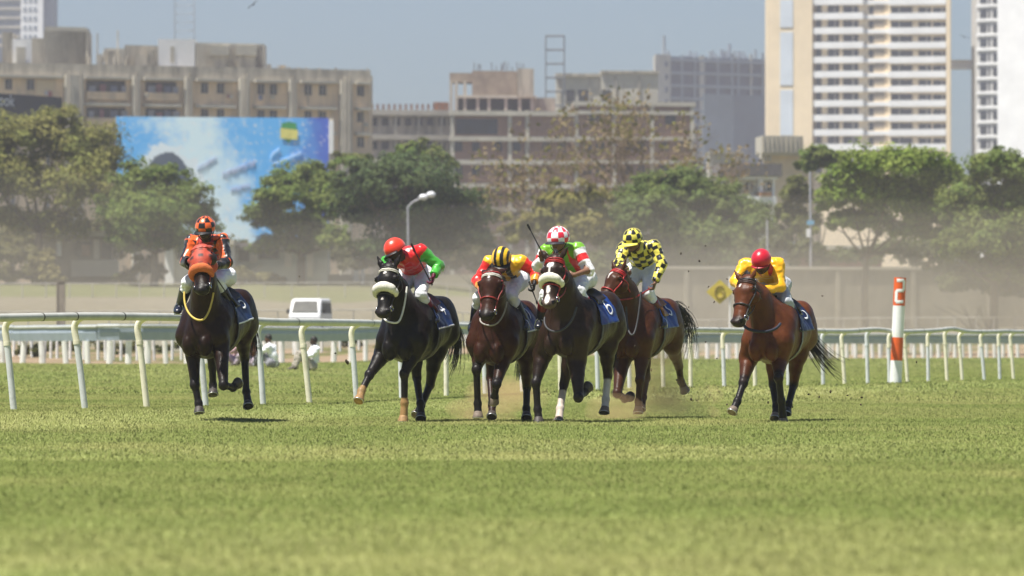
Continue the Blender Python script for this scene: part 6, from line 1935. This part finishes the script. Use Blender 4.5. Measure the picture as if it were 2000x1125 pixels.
RIDERS = [
 ('orange', dict(name='orange', seed=11, label='jockey in orange and black checked cap with orange and black sleeves, far left',
   J=dict(head=(401, 448, .55), neck=(403, 474, .40), shL=(434, 470, .34), shR=(375, 471, .34), elL=(443, 512, .48), elR=(362, 510, .48), waL=(420, 519, .72), waR=(375, 520, .74),
          hipL=(436, 540, -.14), hipR=(404, 538, -.14), knL=(424, 551, .36), knR=(367, 551, .36), anL=(453, 600, .10), anR=(352, 598, .10), toL=(450, 610, .24), toR=(347, 608, .24)),
   look=(1, .0, -.30), silk=silk_orange, cap=cap_checks(ORANGE, BLACK), skin=(.045, .022, .016), boot=(.010, .013, .028),
   handL=dict(d=(.8, -.5, -.15), glove=(.02, .02, .022)), handR=dict(d=(.8, .5, -.15), glove=(.02, .02, .022)),
   whip=('L', (452, 586, .30), .12), whip_label='black whip slanting down beside the hooded horse\'s shoulder')),
 ('black', dict(name='redgreen', seed=12, label='jockey in plain red cap, red jacket and green sleeves, whip arm out',
   J=dict(head=(772, 490, .50), neck=(789, 506, .36), shL=(822, 491, .26), shR=(768, 504, .34), elL=(857, 520, .16), elR=(754, 512, .52), waL=(847, 538, .34), waR=(766, 530, .72),
          hipL=(826, 538, -.16), hipR=(800, 540, -.16), knL=(822, 576, .34), knR=(776, 580, .36), anL=(848, 616, .06), anR=(760, 618, .06), toL=(850, 627, .20), toR=(756, 628, .20)),
   look=(.85, -.42, -.38), hup=(.0, -.35, 1), silk=silk_redgreen, cap=cap_plain((.80, .045, .018)), skin=(.05, .026, .018), boot=(.010, .013, .024), boot_cuff=(.16, .006, .016),
   handL=dict(d=(.35, -.1, -1), n=(.3, -1, 0), s=(1, 0, .3), glove=(.12, .006, .035)), handR=dict(d=(.8, .4, -.2), glove=(.12, .006, .035)), reinL=False,
   whip=('L', (803, 476, .36), .05), whip_label='black whip pointing up across the red jacket')),
 ('stripe', dict(name='stripes', seed=13, label='jockey in yellow and black striped cap and jacket with red sleeves, head bowed',
   J=dict(head=(980, 508, .52), neck=(987, 520, .38), shL=(1017, 512, .30), shR=(957, 513, .32), elL=(1046, 530, .22), elR=(932, 550, .40), waL=(1044, 552, .40), waR=(944, 566, .66),
          hipL=(1008, 549, -.14), hipR=(976, 550, -.14), knL=(998, 579, .36), knR=(936, 582, .36), anL=(1025, 628, .08), anR=(926, 632, .08), toL=(1024, 640, .22), toR=(922, 643, .22)),
   look=(.80, -.05, -.62), silk=silk_stripes, cap=cap_stripes((.85, .50, .015), BLACK), skin=(.06, .03, .02), boot=(.009, .014, .034), boot_cuff=(.010, .014, .03),
   handL=dict(d=(.35, -.05, -1), n=(.2, -1, 0), s=(1, 0, .3), glove=(.012, .012, .014)), handR=dict(d=(.7, .3, -.5), glove=(.012, .012, .014)), reinL=False,
   whip=('L', (1050, 594, .46), .10), whip_label='black whip hanging straight down from a gloved hand')),
 ('checked', dict(name='redwhite', seed=14, label='jockey in red and white checked cap, lime green jacket and white sleeves with red hoops',
   J=dict(head=(1090, 470, .50), neck=(1096, 494, .36), shL=(1129, 486, .28), shR=(1067, 490, .32), elL=(1149, 528, .34), elR=(1051, 520, .40), waL=(1122, 537, .62), waR=(1058, 506, .60),
          hipL=(1140, 545, -.14), hipR=(1106, 545, -.14), knL=(1130, 570, .38), knR=(1066, 575, .36), anL=(1162, 622, .08), anR=(1056, 626, .08), toL=(1162, 634, .22), toR=(1052, 638, .22)),
   hscale=1.2, look=(1, -.06, -.16), silk=silk_greenwhite, cap=cap_checks((.70, .018, .05), (.80, .78, .80), .50, .2), skin=(.20, .10, .06), bareL=True, boot=(.010, .012, .022), boot_cuff=(.16, .006, .012), peak_col=(.02, .02, .03),
   handL=dict(d=(.5, -.8, -.1)), handR=dict(d=(.3, .1, 1), n=(.6, .6, 0), s=(.5, -.6, 0)), reinR=False,
   whip=('R', (1030, 438, .62), .05), whip_label='black whip raised above the horse\'s ear to the left of the checked cap', rein_col=(.30, .02, .02))),
 ('yellowcheck', dict(name='yellowcheck', seed=15, label='jockey in yellow and black checked cap and jacket with white breeches, upright in the stirrups',
   J=dict(head=(1236, 470, .40), neck=(1246, 492, .26), shL=(1277, 481, .16), shR=(1218, 486, .22), elL=(1293, 516, .20), elR=(1209, 514, .40), waL=(1280, 551, .34), waR=(1222, 528, .62),
          hipL=(1270, 530, -.12), hipR=(1244, 530, -.10), knL=(1266, 574, .30), knR=(1222, 572, .30), anL=(1294, 624, .06), anR=(1214, 630, .06), toL=(1294, 636, .20), toR=(1210, 642, .20)),
   look=(.95, -.20, -.34), silk=silk_checks, cap=cap_checks(YEL, BLACK, .50, .2), skin=(.17, .085, .052), boot=(.012, .013, .018), boot_cuff=(.12, .006, .012), peak_col=YEL,
   handL=dict(d=(.35, -.2, -1), n=(.3, -1, 0), s=(1, 0, .3)), handR=dict(d=(.8, .4, -.4)), leather=(.36, .14, .03), lea='tan', rein_col=(.34, .018, .018))),
 ('yellow', dict(name='yellow', seed=16, label='jockey in plain crimson cap and plain yellow jacket, far right',
   J=dict(head=(1487, 512, .50), neck=(1495, 527, .36), shL=(1519, 516, .26), shR=(1456, 518, .26), elL=(1524, 560, .34), elR=(1437, 548, .40), waL=(1492, 566, .62), waR=(1452, 572, .66),
          hipL=(1522, 558, -.06), hipR=(1497, 558, -.06), knL=(1536, 590, .30), knR=(1474, 592, .34), anL=(1561, 630, .04), anR=(1466, 636, .06), toL=(1562, 643, .18), toR=(1462, 648, .20)),
   W=1.12, peak=1.16, look=(.86, -.06, -.48), silk=silk_yellow, cap=cap_plain((.52, .008, .026)), skin=(.07, .034, .022), boot=(.008, .011, .026), boot_cuff=(.008, .011, .026), peak_col=(.40, .008, .02), breeches=(.42, .44, .48),
   handL=dict(d=(.6, -.75, .0), glove=(.014, .014, .016)), handR=dict(d=(.8, .4, -.2), glove=(.014, .014, .016)),
   whip=('L', (1569, 630, -.10), .06), whip_col=(.42, .40, .34), whip_label='pale whip lying back along the bright bay horse\'s flank')),
]
for nm, R in RIDERS:
    build_rider(BUILT[nm], R)
# neck cords, breastplate
P = BUILT['orange']; px = P['fr'].pix
def cord(P, pts, r, m, nm='neck_cord'):
    S = spline([P['fr'].pix(*q) for q in pts], 30)
    c = P['n1'] * .5 + P['n0'] * .5
    b = MB(); b.tube(S, r, 8); b.build(nm, m, P['root'], True)
def shoulder_cord(P, left, bottom, right, r, m, nm='neck_cord', xs=(.80, 1.02, .80)):
    """cord hanging in front of the neck: ends at the bit side, lowest on the breast"""
    f = P['fr'].pix
    a, b, c = f(*left, xs[0]), f(*bottom, xs[1]), f(*right, xs[2])
    pts = []
    for t in np.linspace(0, 1, 25):
        if t < .5: s = t * 2; q = a + (b - a) * s; q[2] = a[2] + (b[2] - a[2]) * math.sin(s * math.pi / 2); q[1] = b[1] + (a[1] - b[1]) * math.cos(s * math.pi / 2)
        else: s = (1 - t) * 2; q = c + (b - c) * s; q[2] = c[2] + (b[2] - c[2]) * math.sin(s * math.pi / 2); q[1] = b[1] + (c[1] - b[1]) * math.cos(s * math.pi / 2)
        pts.append(q)
    pts = np.array(pts)
    # keep it outside the coat: push forward until clear
    for k in range(60):
        ins = P['fld'].sample(pts) < r + .004
        if not ins.any(): break
        pts[ins] += np.array([.01, 0, .002])
    for k in range(3): pts[1:-1] = pts[1:-1] * .5 + (pts[:-2] + pts[2:]) * .25
    bb = MB(); bb.tube(pts, r, 8); bb.build(nm, m, P['root'], True)
shoulder_cord(BUILT['orange'], (360, 570), (392, 626), (417, 572), .012, mat('cord_yellow', (.62, .46, .10), .6, .1, 20))
shoulder_cord(BUILT['black'], (750, 616), (775, 631), (795, 560), .012, mat('cord_white', (.72, .70, .66), .6, .1, 20))
shoulder_cord(BUILT['stripe'], (938, 622), (960, 636), (990, 590), .010, mat('cord_grey', (.30, .28, .26), .6, .1, 20))
shoulder_cord(BUILT['yellowcheck'], (1225, 600), (1235, 655), (1252, 570), .012, mat('cord_dark', (.04, .04, .045), .6, .1, 20))
shoulder_cord(BUILT['checked'], (1064, 620), (1085, 648), (1126, 600), .013, mat('cord_dark', (.04, .04, .045), .6, .1, 20), 'breastplate')
shoulder_cord(BUILT['yellow'], (1452, 630), (1490, 648), (1524, 632), .018, mat('breast_navy', (.014, .018, .035), .6, .1, 20), 'breastplate')

_p = BUILT['yellow']; _f = _p['fr'].pix
_b = MB(); _b.tube(spline([_f(1518, 600, .50), _f(1514, 612, .56), _f(1518, 630, .60), _f(1526, 636, .58)], 14), 1.0, 6, True, up=(0, 1, .2), flat=(.020, .005))
_b.build('yellow_strap', mat('strap_yellow', (.80, .55, .02), .5, .1, 20), _p['root'], True)
# ------------------------------------------------------------------ street furniture
STEEL = mat('galvanised', (.46, .46, .49), .5, .12, 2, metal=.3)
def lamp_post(label, u, vtop, Y, heads=True):
    b = onground(u, Y); rt = empty('street_lamp', b); tag(rt, label, 'street lamp')
    H_ = CAMZ + (HORIZ - vtop) / FPX * Y - b[2]
    mb = MB(); mb.tube([[0, 0, -.2], [.02, 0, H_ * .5], [-.02, 0, H_]], [.085, .075, .06], 10); mb.build('pole', STEEL, rt, True)
    if heads:
        k = Y / FPX
        mb = MB(); mb.tube(spline([[-.02, 0, H_ - .03], [9 * k, 0, H_ + 9 * k], [26 * k, -.1, H_ + 17 * k]], 8), .05, 8); mb.build('arm', STEEL, rt, True)
        for q, (dx, dz) in enumerate(((30 * k, 19 * k), (45 * k, 24 * k))):
            mb = MB(); mb.sphere((dx, -.15, dz + H_), (9 * k, 9 * k, 6 * k), 14, 8); mb.tube([[26 * k, -.1, H_ + 17 * k], [dx, -.15, dz + H_]], .04, 6)
            mb.build('lamp_head', mat('lamp_white', (.75, .76, .78), .35, .06, 4), rt, True)
    return rt, H_
lamp_post('double headed street lamp on a bent pole above the red capped jockey', 797, 404, 345)
rt, H_ = lamp_post('thin tall pole with a small blue box before the bright green tree', 1583, 335, 338, False)
mb = MB(); z = CAMZ + (HORIZ - 435) / FPX * 338 - rt.location.z; mb.box((0, -.1, z), (.42, .2, .26)); mb.build('junction_box', mat('box_blue', (.16, .42, .62), .6, .1, 3), rt)
mb = MB(); z = CAMZ + (HORIZ - 455) / FPX * 338 - rt.location.z; mb.box((-.12, -.1, z), (.26, .16, .5)); mb.build('meter_box', WHT, rt)
lamp_post('slender pale pole left of the crimson capped jockey', 1499, 430, 340, False)
lamp_post('slender pale pole behind the raised whip', 1049, 470, 350, False)
b = at(119, 664, 240); b[2] = float(gz(b[0], b[1])); rt = empty('wooden_post', b); tag(rt, 'bare square wooden post standing beyond the fence at left', 'post')
h = CAMZ + (HORIZ - 551) / FPX * 240 - b[2]
mb = MB(); mb.box((0, 0, h / 2 - .1), (.34, .30, h + .2)); mb.box((-.15, -.16, h / 2), (.07, .03, h + .02)); mb.build('shaft', mat('weathered_wood', (.36, .31, .25), .9, .2, 3, stretch=(8, 8, 1)), rt)
mb = MB(); mb.box((0, 0, h + .02), (.38, .34, .05)); mb.build('cap', mat('weathered_wood', (.36, .31, .25), .9, .2, 3), rt)
# yellow diamond board
b = at(1406, 570, 250); g = float(gz(b[0], b[1])); rt = empty('diamond_sign', (b[0], b[1], g)); tag(rt, 'yellow diamond shaped board on a white post behind the bay horse', 'sign')
k = 250 / FPX; z = b[2] - g
YB = mat('sign_yellow', (.62, .50, .07), .6, .15, 3)
mb = MB(); mb.add([[-27 * k, 0, z], [0, 0, z + 24 * k], [27 * k, 0, z], [0, 0, z - 24 * k], [-27 * k, .03, z], [0, .03, z + 24 * k], [27 * k, .03, z], [0, .03, z - 24 * k]], [[0, 3, 2, 1], [4, 5, 6, 7], [0, 1, 5, 4], [1, 2, 6, 5], [2, 3, 7, 6], [3, 0, 4, 7]]); bd = mb.build('board', YB, rt)
mb = MB(); aa = np.linspace(.7, 2 * math.pi - .1, 20); pts = [[9.5 * k * math.cos(a), -.02, z + 12 * k * math.sin(a)] for a in aa] + [[3 * k, -.02, z - 1 * k]]
mb.tube(pts, .042, 6); mb.build('letter', mat('sign_dark', (.30, .23, .05), .7, .1, 3), bd)
mb = MB(); mb.tube([[20 * k, .1, -.1], [20 * k, .1, z + 30 * k]], .045, 8); mb.build('post', PW, rt, True)

# ------------------------------------------------------------------ van
yv = 258.0; bv = at(600, 653, yv); vz = float(gz(bv[0], bv[1])); vn = empty('van', (bv[0] + .1, bv[1] + 1.2, CAMZ + (HORIZ - 583) / FPX * yv - 1.66), math.radians(-8))
tag(vn, 'small white van facing the camera beyond the board fence', 'van')
VP = mat('van_white', (.70, .71, .72), .3, .05, 2, spec=.6)
def ring_at(y, hw, zb, zs, zt, hw_t):
    return [(-hw, y, zb), (hw, y, zb), (hw, y, zs), (hw_t + .05, y, zt - .06), (hw_t - .04, y, zt), (-hw_t + .04, y, zt), (-hw_t - .05, y, zt - .06), (-hw, y, zs)]
rings = [ring_at(-1.55, .70, .32, .72, .86, .62), ring_at(-1.50, .72, .26, .86, .95, .66), ring_at(-1.10, .73, .24, .92, 1.56, .63), ring_at(-.90, .735, .24, .92, 1.66, .63), ring_at(1.5, .735, .24, .92, 1.67, .63), ring_at(1.68, .72, .26, .92, 1.58, .61), ring_at(1.74, .70, .32, .9, 1.5, .58)]
mb = MB(); nr = 8
mb.add(np.concatenate([np.array(r) for r in rings]), [[i * nr + k, (i + 1) * nr + k, (i + 1) * nr + (k + 1) % nr, i * nr + (k + 1) % nr] for i in range(len(rings) - 1) for k in range(nr)])
mb.quad(*[rings[0][i] for i in (0, 1, 2, 7)]); mb.quad(*[rings[0][i] for i in (7, 2, 3, 6)]); mb.quad(*[rings[0][i] for i in (6, 3, 4, 5)])
mb.quad(*[rings[-1][i] for i in (7, 2, 1, 0)]); mb.quad(*[rings[-1][i] for i in (6, 3, 2, 7)]); mb.quad(*[rings[-1][i] for i in (5, 4, 3, 6)])
vb_ = mb.build('body', VP, vn)
VG = mat('van_glass', (.10, .10, .09), .5, .15, 3, spec=.15)
mb = MB(); mb.quad((-.60, -1.475, 1.02), (.60, -1.475, 1.02), (.53, -1.135, 1.54), (-.53, -1.135, 1.54)); o = mb.build('windscreen', VG, vn); md = o.modifiers.new('t', 'SOLIDIFY'); md.thickness = .02; md.offset = 1
for s in (-1, 1):
    for y0, y1 in ((-1.0, -.2), (-.12, .7), (.78, 1.45)):
        mb = MB(); mb.quad((s * .735, y0, 1.0), (s * .735, y1, 1.0), (s * .688, y1, 1.48), (s * .688, y0 + .1 * (y0 < -.9), 1.48)); o = mb.build('side_window', VG, vn); md = o.modifiers.new('t', 'SOLIDIFY'); md.thickness = .012; md.offset = 0
    mb = MB(); mb.lathe([(0, -.03), (.09, -.02), (.10, .02), (.10, .04)], (s * .5, -1.55, .66), 16, (0, -1, 0)); mb.build('headlight', mat('lamp_glass', (.6, .6, .6), .1, .05, 3), vn, True)
    mb = MB(); mb.box((s * .83, -1.05, 1.08), (.14, .08, .2)); mb.build('wing_mirror', mat('mirror_black', (.03, .03, .03), .5, .1, 3), vn)
    for y in (-1.02, 1.1):
        w = empty('wheel', (s * .66, y, .26)); w.parent = vn
        mb = MB(); mb.lathe([(.15, -.08), (.25, -.075), (.265, -.04), (.265, .04), (.25, .075), (.15, .08)], (0, 0, 0), 22, (1, 0, 0)); mb.build('tyre', mat('rubber', (.02, .02, .02), .8, .2, 3), w, True)
        mb = MB(); mb.lathe([(0, .07), (.10, .06), (.15, .08), (.155, -.08), (0, -.07)], (0, 0, 0), 18, (1, 0, 0)); mb.build('rim', STEEL, w, True)
mb = MB(); mb.box((0, -1.58, .36), (1.42, .10, .16)); mb.build('bumper', mat('bumper_grey', (.30, .30, .31), .6, .1, 3), vn)

# ------------------------------------------------------------------ people resting on the grass by the board fence
def sitter(label, J, shirt, trousers, skin, seed, short=True, hair=(.012, .010, .009)):
    J = {k: np.asarray(v, float) for k, v in J.items()}
    c = J['pel'].copy(); base = np.array([c[0], c[1], float(gz(c[0], c[1]))])
    rt = empty('person', base); tag(rt, label, 'person', 'people resting on the grass by the board fence')
    for k in J: J[k] = J[k] - base
    L = person_field(J, 1.0); f = unit(J.pop('look') + base) if False else unit(np.array(J['lookd'] + base))
    Hc = J['head']; Rm = rot_frame(f, (0, 0, 1)); f, l, u = Rm[:, 0], Rm[:, 1], Rm[:, 2]
    hp_ = [oball(Hc, (.098, .078, .118), Rm, k=.02), oball(Hc + f * .04 - u * .065, (.058, .056, .055), Rm, k=.03), ecap(Hc + f * .095 - u * .01, Hc + f * .118 - u * .045, .011, .015, k=.012)]
    for s in (-1, 1): hp_.append(oball(Hc + l * s * .078 - u * .012, (.022, .010, .032), Rm, k=.008))
    body = hp_ + [ecap(J['neck'], Hc - u * .06, .055, .052, k=.03)] + grow(sum([v for v in L.values()], []), -.012)
    for s, sg in (('L', 1), ('R', -1)):
        d = unit(J['wa' + s] - J['el' + s]); hh, _ = hand_prims(J['wa' + s], d, np.cross(d, [0, 0, 1.0]) * sg + [0, 0, -.3], np.array([0, 0, 1.0]) + d * .1, s, curl=.6); body += hh
    V, Q = Field(body, h=.014, k=.03).mesh(1)
    mesh_np('body', V, Q, skin_mat(), rt, True, np.tile(np.array(skin), (len(V), 1)))
    Hh = Hc + u * .022 - f * .015
    V, Q = Field([oball(Hh, (.105, .086, .112), Rm)], h=.012, cuts=[lambda G: (Hh - u * .01 + f * .035 - G) @ unit(u - f * .55)]).mesh(1)
    mesh_np('hair', V, Q, mat('hair_black', hair, .6, .2, 30), rt, True)
    sl = L['upL'] + L['upR'] if short else L['upL'] + L['upR'] + L['foL'] + L['foR']
    V, Q = Field(grow(L['torso'] + L['shL'] + L['shR'] + sl, .014), h=.014, k=.05).mesh(1); V = wrinkle(V, Q, .03, seed)
    mesh_np('shirt', V, Q, vcol_mat('cotton', rough=.85, sheen=.1, var=.08, scale=8, spec=.2), rt, True, np.tile(np.array(shirt), (len(V), 1)))
    V, Q = Field(grow(L['pelvis'] + L['thL'] + L['thR'] + L['caL'] + L['caR'] + L['snL'] + L['snR'], .012), h=.014, k=.05).mesh(1); V = wrinkle(V, Q, .025, seed + 5)
    mesh_np('trousers', V, Q, vcol_mat('cotton', rough=.85), rt, True, np.tile(np.array(trousers), (len(V), 1)))
    for s in 'LR':
        V, Q = Field(grow(L['ft' + s], .010), h=.012, k=.02).mesh(1); mesh_np('shoe', V, Q, mat('shoe_brown', (.05, .035, .025), .6, .2, 10), rt, True)
def seatpose(u, v, Y, face, head=(0, 0, .72), lean=.0, knee=.48, wrist=None):
    """sitting on the ground; face = heading angle (0 = to the right of the photo), pelvis at (u, v)"""
    p = at(u, v, Y); g = float(gz(p[0], p[1])); p[2] = g + .11
    c, s = math.cos(face), math.sin(face)
    def W(x, y, z): return p + np.array([x * c - y * s, x * s + y * c, z])
    J = dict(pel=W(0, 0, .04), chest=W(lean * .6 + .02, 0, .40), neck=W(lean + .03, 0, .55), head=W(lean + head[0] + .06, head[1], .72), shL=W(lean * .9, .17, .47), shR=W(lean * .9, -.17, .47),
             elL=W(lean + .22, .24, .30), elR=W(lean + .22, -.24, .30), waL=W(lean + .42, .12, .36), waR=W(lean + .42, -.12, .36),
             hipL=W(.02, .10, .02), hipR=W(.02, -.10, .02), knL=W(.36, .16, knee - .11), knR=W(.36, -.16, knee - .11), anL=W(.52, .14, -.03), anR=W(.52, -.14, -.03), toL=W(.70, .16, -.08), toR=W(.70, -.16, -.08))
    J['lookd'] = np.array([c, s, -.15])
    return J
sitter('man in a white shirt and khaki trousers sitting with knees up by the fence', seatpose(610, 706, 160, math.radians(196), lean=-.10), (.78, .80, .84), (.33, .30, .25), (.045, .024, .016), 1)
sitter('man in a white shirt seen from behind, hunched beside the other white shirt', seatpose(534, 705, 161, math.radians(158), lean=.10, knee=.42), (.80, .82, .83), (.20, .20, .22), (.10, .045, .028), 2)
sitter('man in a brown top sitting half hidden behind the rail post', seatpose(497, 706, 162, math.radians(175), lean=.02, knee=.40), (.32, .13, .06), (.34, .28, .33), (.07, .035, .022), 3)
sitter('figure in faded pink clothes resting behind the dark horse\'s hind leg', seatpose(462, 708, 163, math.radians(188), lean=-.05, knee=.34), (.46, .30, .32), (.30, .22, .34), (.09, .05, .035), 4)

# ------------------------------------------------------------------ birds
def bird(label, u, v, Y, span, bank, yaw):
    p = at(u, v, Y); rt = empty('bird', p); tag(rt, label, 'bird', 'birds gliding in the sky')
    R = Matrix.Rotation(yaw, 3, 'Z') @ Matrix.Rotation(bank, 3, 'Y'); R = np.array(R)
    m = mat('bird_dark', (.03, .028, .028), .8, .2, 4)
    mb = MB(); V = spline([(0, -.28, 0), (0, -.1, .02), (0, .12, .0), (0, .34, -.02)], 10) @ R.T
    mb.tube(V * span / 1.4, np.array([.02, .06, .075, .08, .08, .075, .06, .05, .05, .03]) * span / 1.4, 8); mb.build('body', m, rt, True)
    for s in (-1, 1):
        mb = MB(); P = np.array([(0, .10, .02), (s * .35, .16, .10), (s * .70, .02, .05), (s * .66, -.06, .05), (s * .36, -.06, .09), (0, -.10, .02)]) * span / 1.4 @ R.T
        P2 = P - np.array([0, 0, .015]); n = 6
        mb.add(np.concatenate([P, P2]), [[0, 1, 4, 5], [1, 2, 3, 4], [11, 10, 7, 6], [10, 9, 8, 7]] + [[i, (i + 1) % 6, (i + 1) % 6 + 6, i + 6] for i in range(6)]); mb.build('wing', m, rt)
bird('dark bird gliding high above the long apartment block', 494, 9, 300, .75, math.radians(-38), math.radians(30))
bird('faint dark bird between the two towers at right', 1884, 72, 500, 1.0, math.radians(20), math.radians(-25))

# ------------------------------------------------------------------ clods thrown up by the hooves
rg = np.random.default_rng(90)
cm = []
for q in range(5):
    mb = MB(); mb.sphere((0, 0, 0), (.5, .36, .30), 10, 7); V = np.concatenate(mb.V); V = V * (1 + .8 * (vnoise(V * 4 + q * 7, q) - .5))[:, None]; mb.V = [V]
    o = mb.build('dirt_clod', mat('clod', (.060, .042, .026), .95, .3, 6), None, True); cm.append(o.data); bpy.data.objects.remove(o)
CL = [(678, 707, 12), (655, 690, 5), (1330, 495, 5), (1366, 510, 5), (1378, 480, 4), (1384, 560, 5), (1395, 590, 6), (1445, 565, 4), (1240, 545, 5), (1606, 578, 5), (1345, 600, 4), (1579, 770, 6), (1600, 775, 5), (1622, 765, 6), (1655, 772, 5), (1683, 776, 6), (1500, 786, 5),
      (1548, 795, 4), (1681, 790, 5), (1790, 707, 5), (1400, 700, 4), (1272, 722, 6), (1310, 690, 4), (1322, 742, 5), (1350, 780, 6), (1290, 640, 4), (1362, 640, 4), (1378, 668, 4), (1255, 660, 4), (1240, 676, 5), (1268, 700, 5), (1225, 655, 4), (1285, 668, 4), (1262, 640, 4), (760, 560, 4), (585, 540, 4), (1420, 545, 4), (1345, 530, 4), (1500, 700, 4), (1420, 790, 5)]
for (u, v, s) in CL:
    o = bpy.data.objects.new('dirt_clod', cm[int(rg.integers(0, 5))]); COL.objects.link(o)
    Y = 71.5 + rg.uniform(-1.0, 4.0); o.location = at(u, v, Y); sc = s / FPX * Y; o.scale = (sc, sc, sc * rg.uniform(.6, 1)); o.rotation_euler = rg.uniform(0, 6, 3)
    tag(o, 'small dark clod of turf thrown up in the air', 'clod', 'clods of turf thrown up by the hooves')
# ------------------------------------------------------------------ haze and dust
def volume(name, me_fn, label, col, dens, aniso=.25):
    mb = MB(); me_fn(mb)
    m = bpy.data.materials.new(name + '_air'); m.use_nodes = True
    N, L = m.node_tree.nodes, m.node_tree.links
    for n in list(N):
        if n.type != 'OUTPUT_MATERIAL': N.remove(n)
    v = N.new('ShaderNodeVolumePrincipled'); v.inputs['Color'].default_value = (*col, 1); v.inputs['Density'].default_value = dens; v.inputs['Anisotropy'].default_value = aniso
    L.new(v.outputs[0], N['Material Output'].inputs['Volume'])
    o = mb.build(name, m, None, True); tag(o, label, name.split('_')[0], kind='stuff'); return o
HAZE = volume('haze', lambda b: b.box2((-330, -70, -1.4), (330, 1760, 190)), 'thin pale haze in the air', (.88, .86, 1.0), .00023, .3)
dust_puffs = [((-34, 300, 3.4), (22, 60, 3.8), .0016), ((-30, 310, 4.2), (26, 66, 6.2), .0011), ((6, 292, 2.6), (26, 44, 3.4), .0024), ((10, 300, 3.2), (32, 50, 5.6), .0016),
              ((30, 302, 2.6), (28, 24, 3.2), .0026), ((30, 304, 3.2), (34, 26, 5.0), .0028), ((30, 306, 3.6), (38, 28, 7.2), .0016)]
for i, (c, r, d) in enumerate(dust_puffs):
    volume('dust_cloud', lambda b: b.sphere(c, r, 28, 18), 'pale brown dust drifting low across the course', (.80, .73, .60), d, .2)
rgd = np.random.default_rng(8)
for (u, v, Y, su, sv, n) in ((1330, 785, 73.4, 55, 26, 9), (985, 775, 72.2, 26, 24, 3), (925, 808, 71.0, 30, 8, 3), (1205, 812, 71.8, 26, 8, 2), (1275, 720, 73.4, 34, 30, 4)):
    for q in range(n):
        c = at(u + rgd.normal(0, su * .6), v + rgd.normal(0, sv * .6), Y + rgd.normal(0, .3)); s = rgd.uniform(.16, .40)
        r = (s * 1.3, s, s * rgd.uniform(.5, .8))
        volume('dust_kick', lambda b: b.sphere(c, r, 18, 12), 'puff of brown dust kicked up behind the hooves', (.88, .60, .38), rgd.uniform(.25, .65), .0)
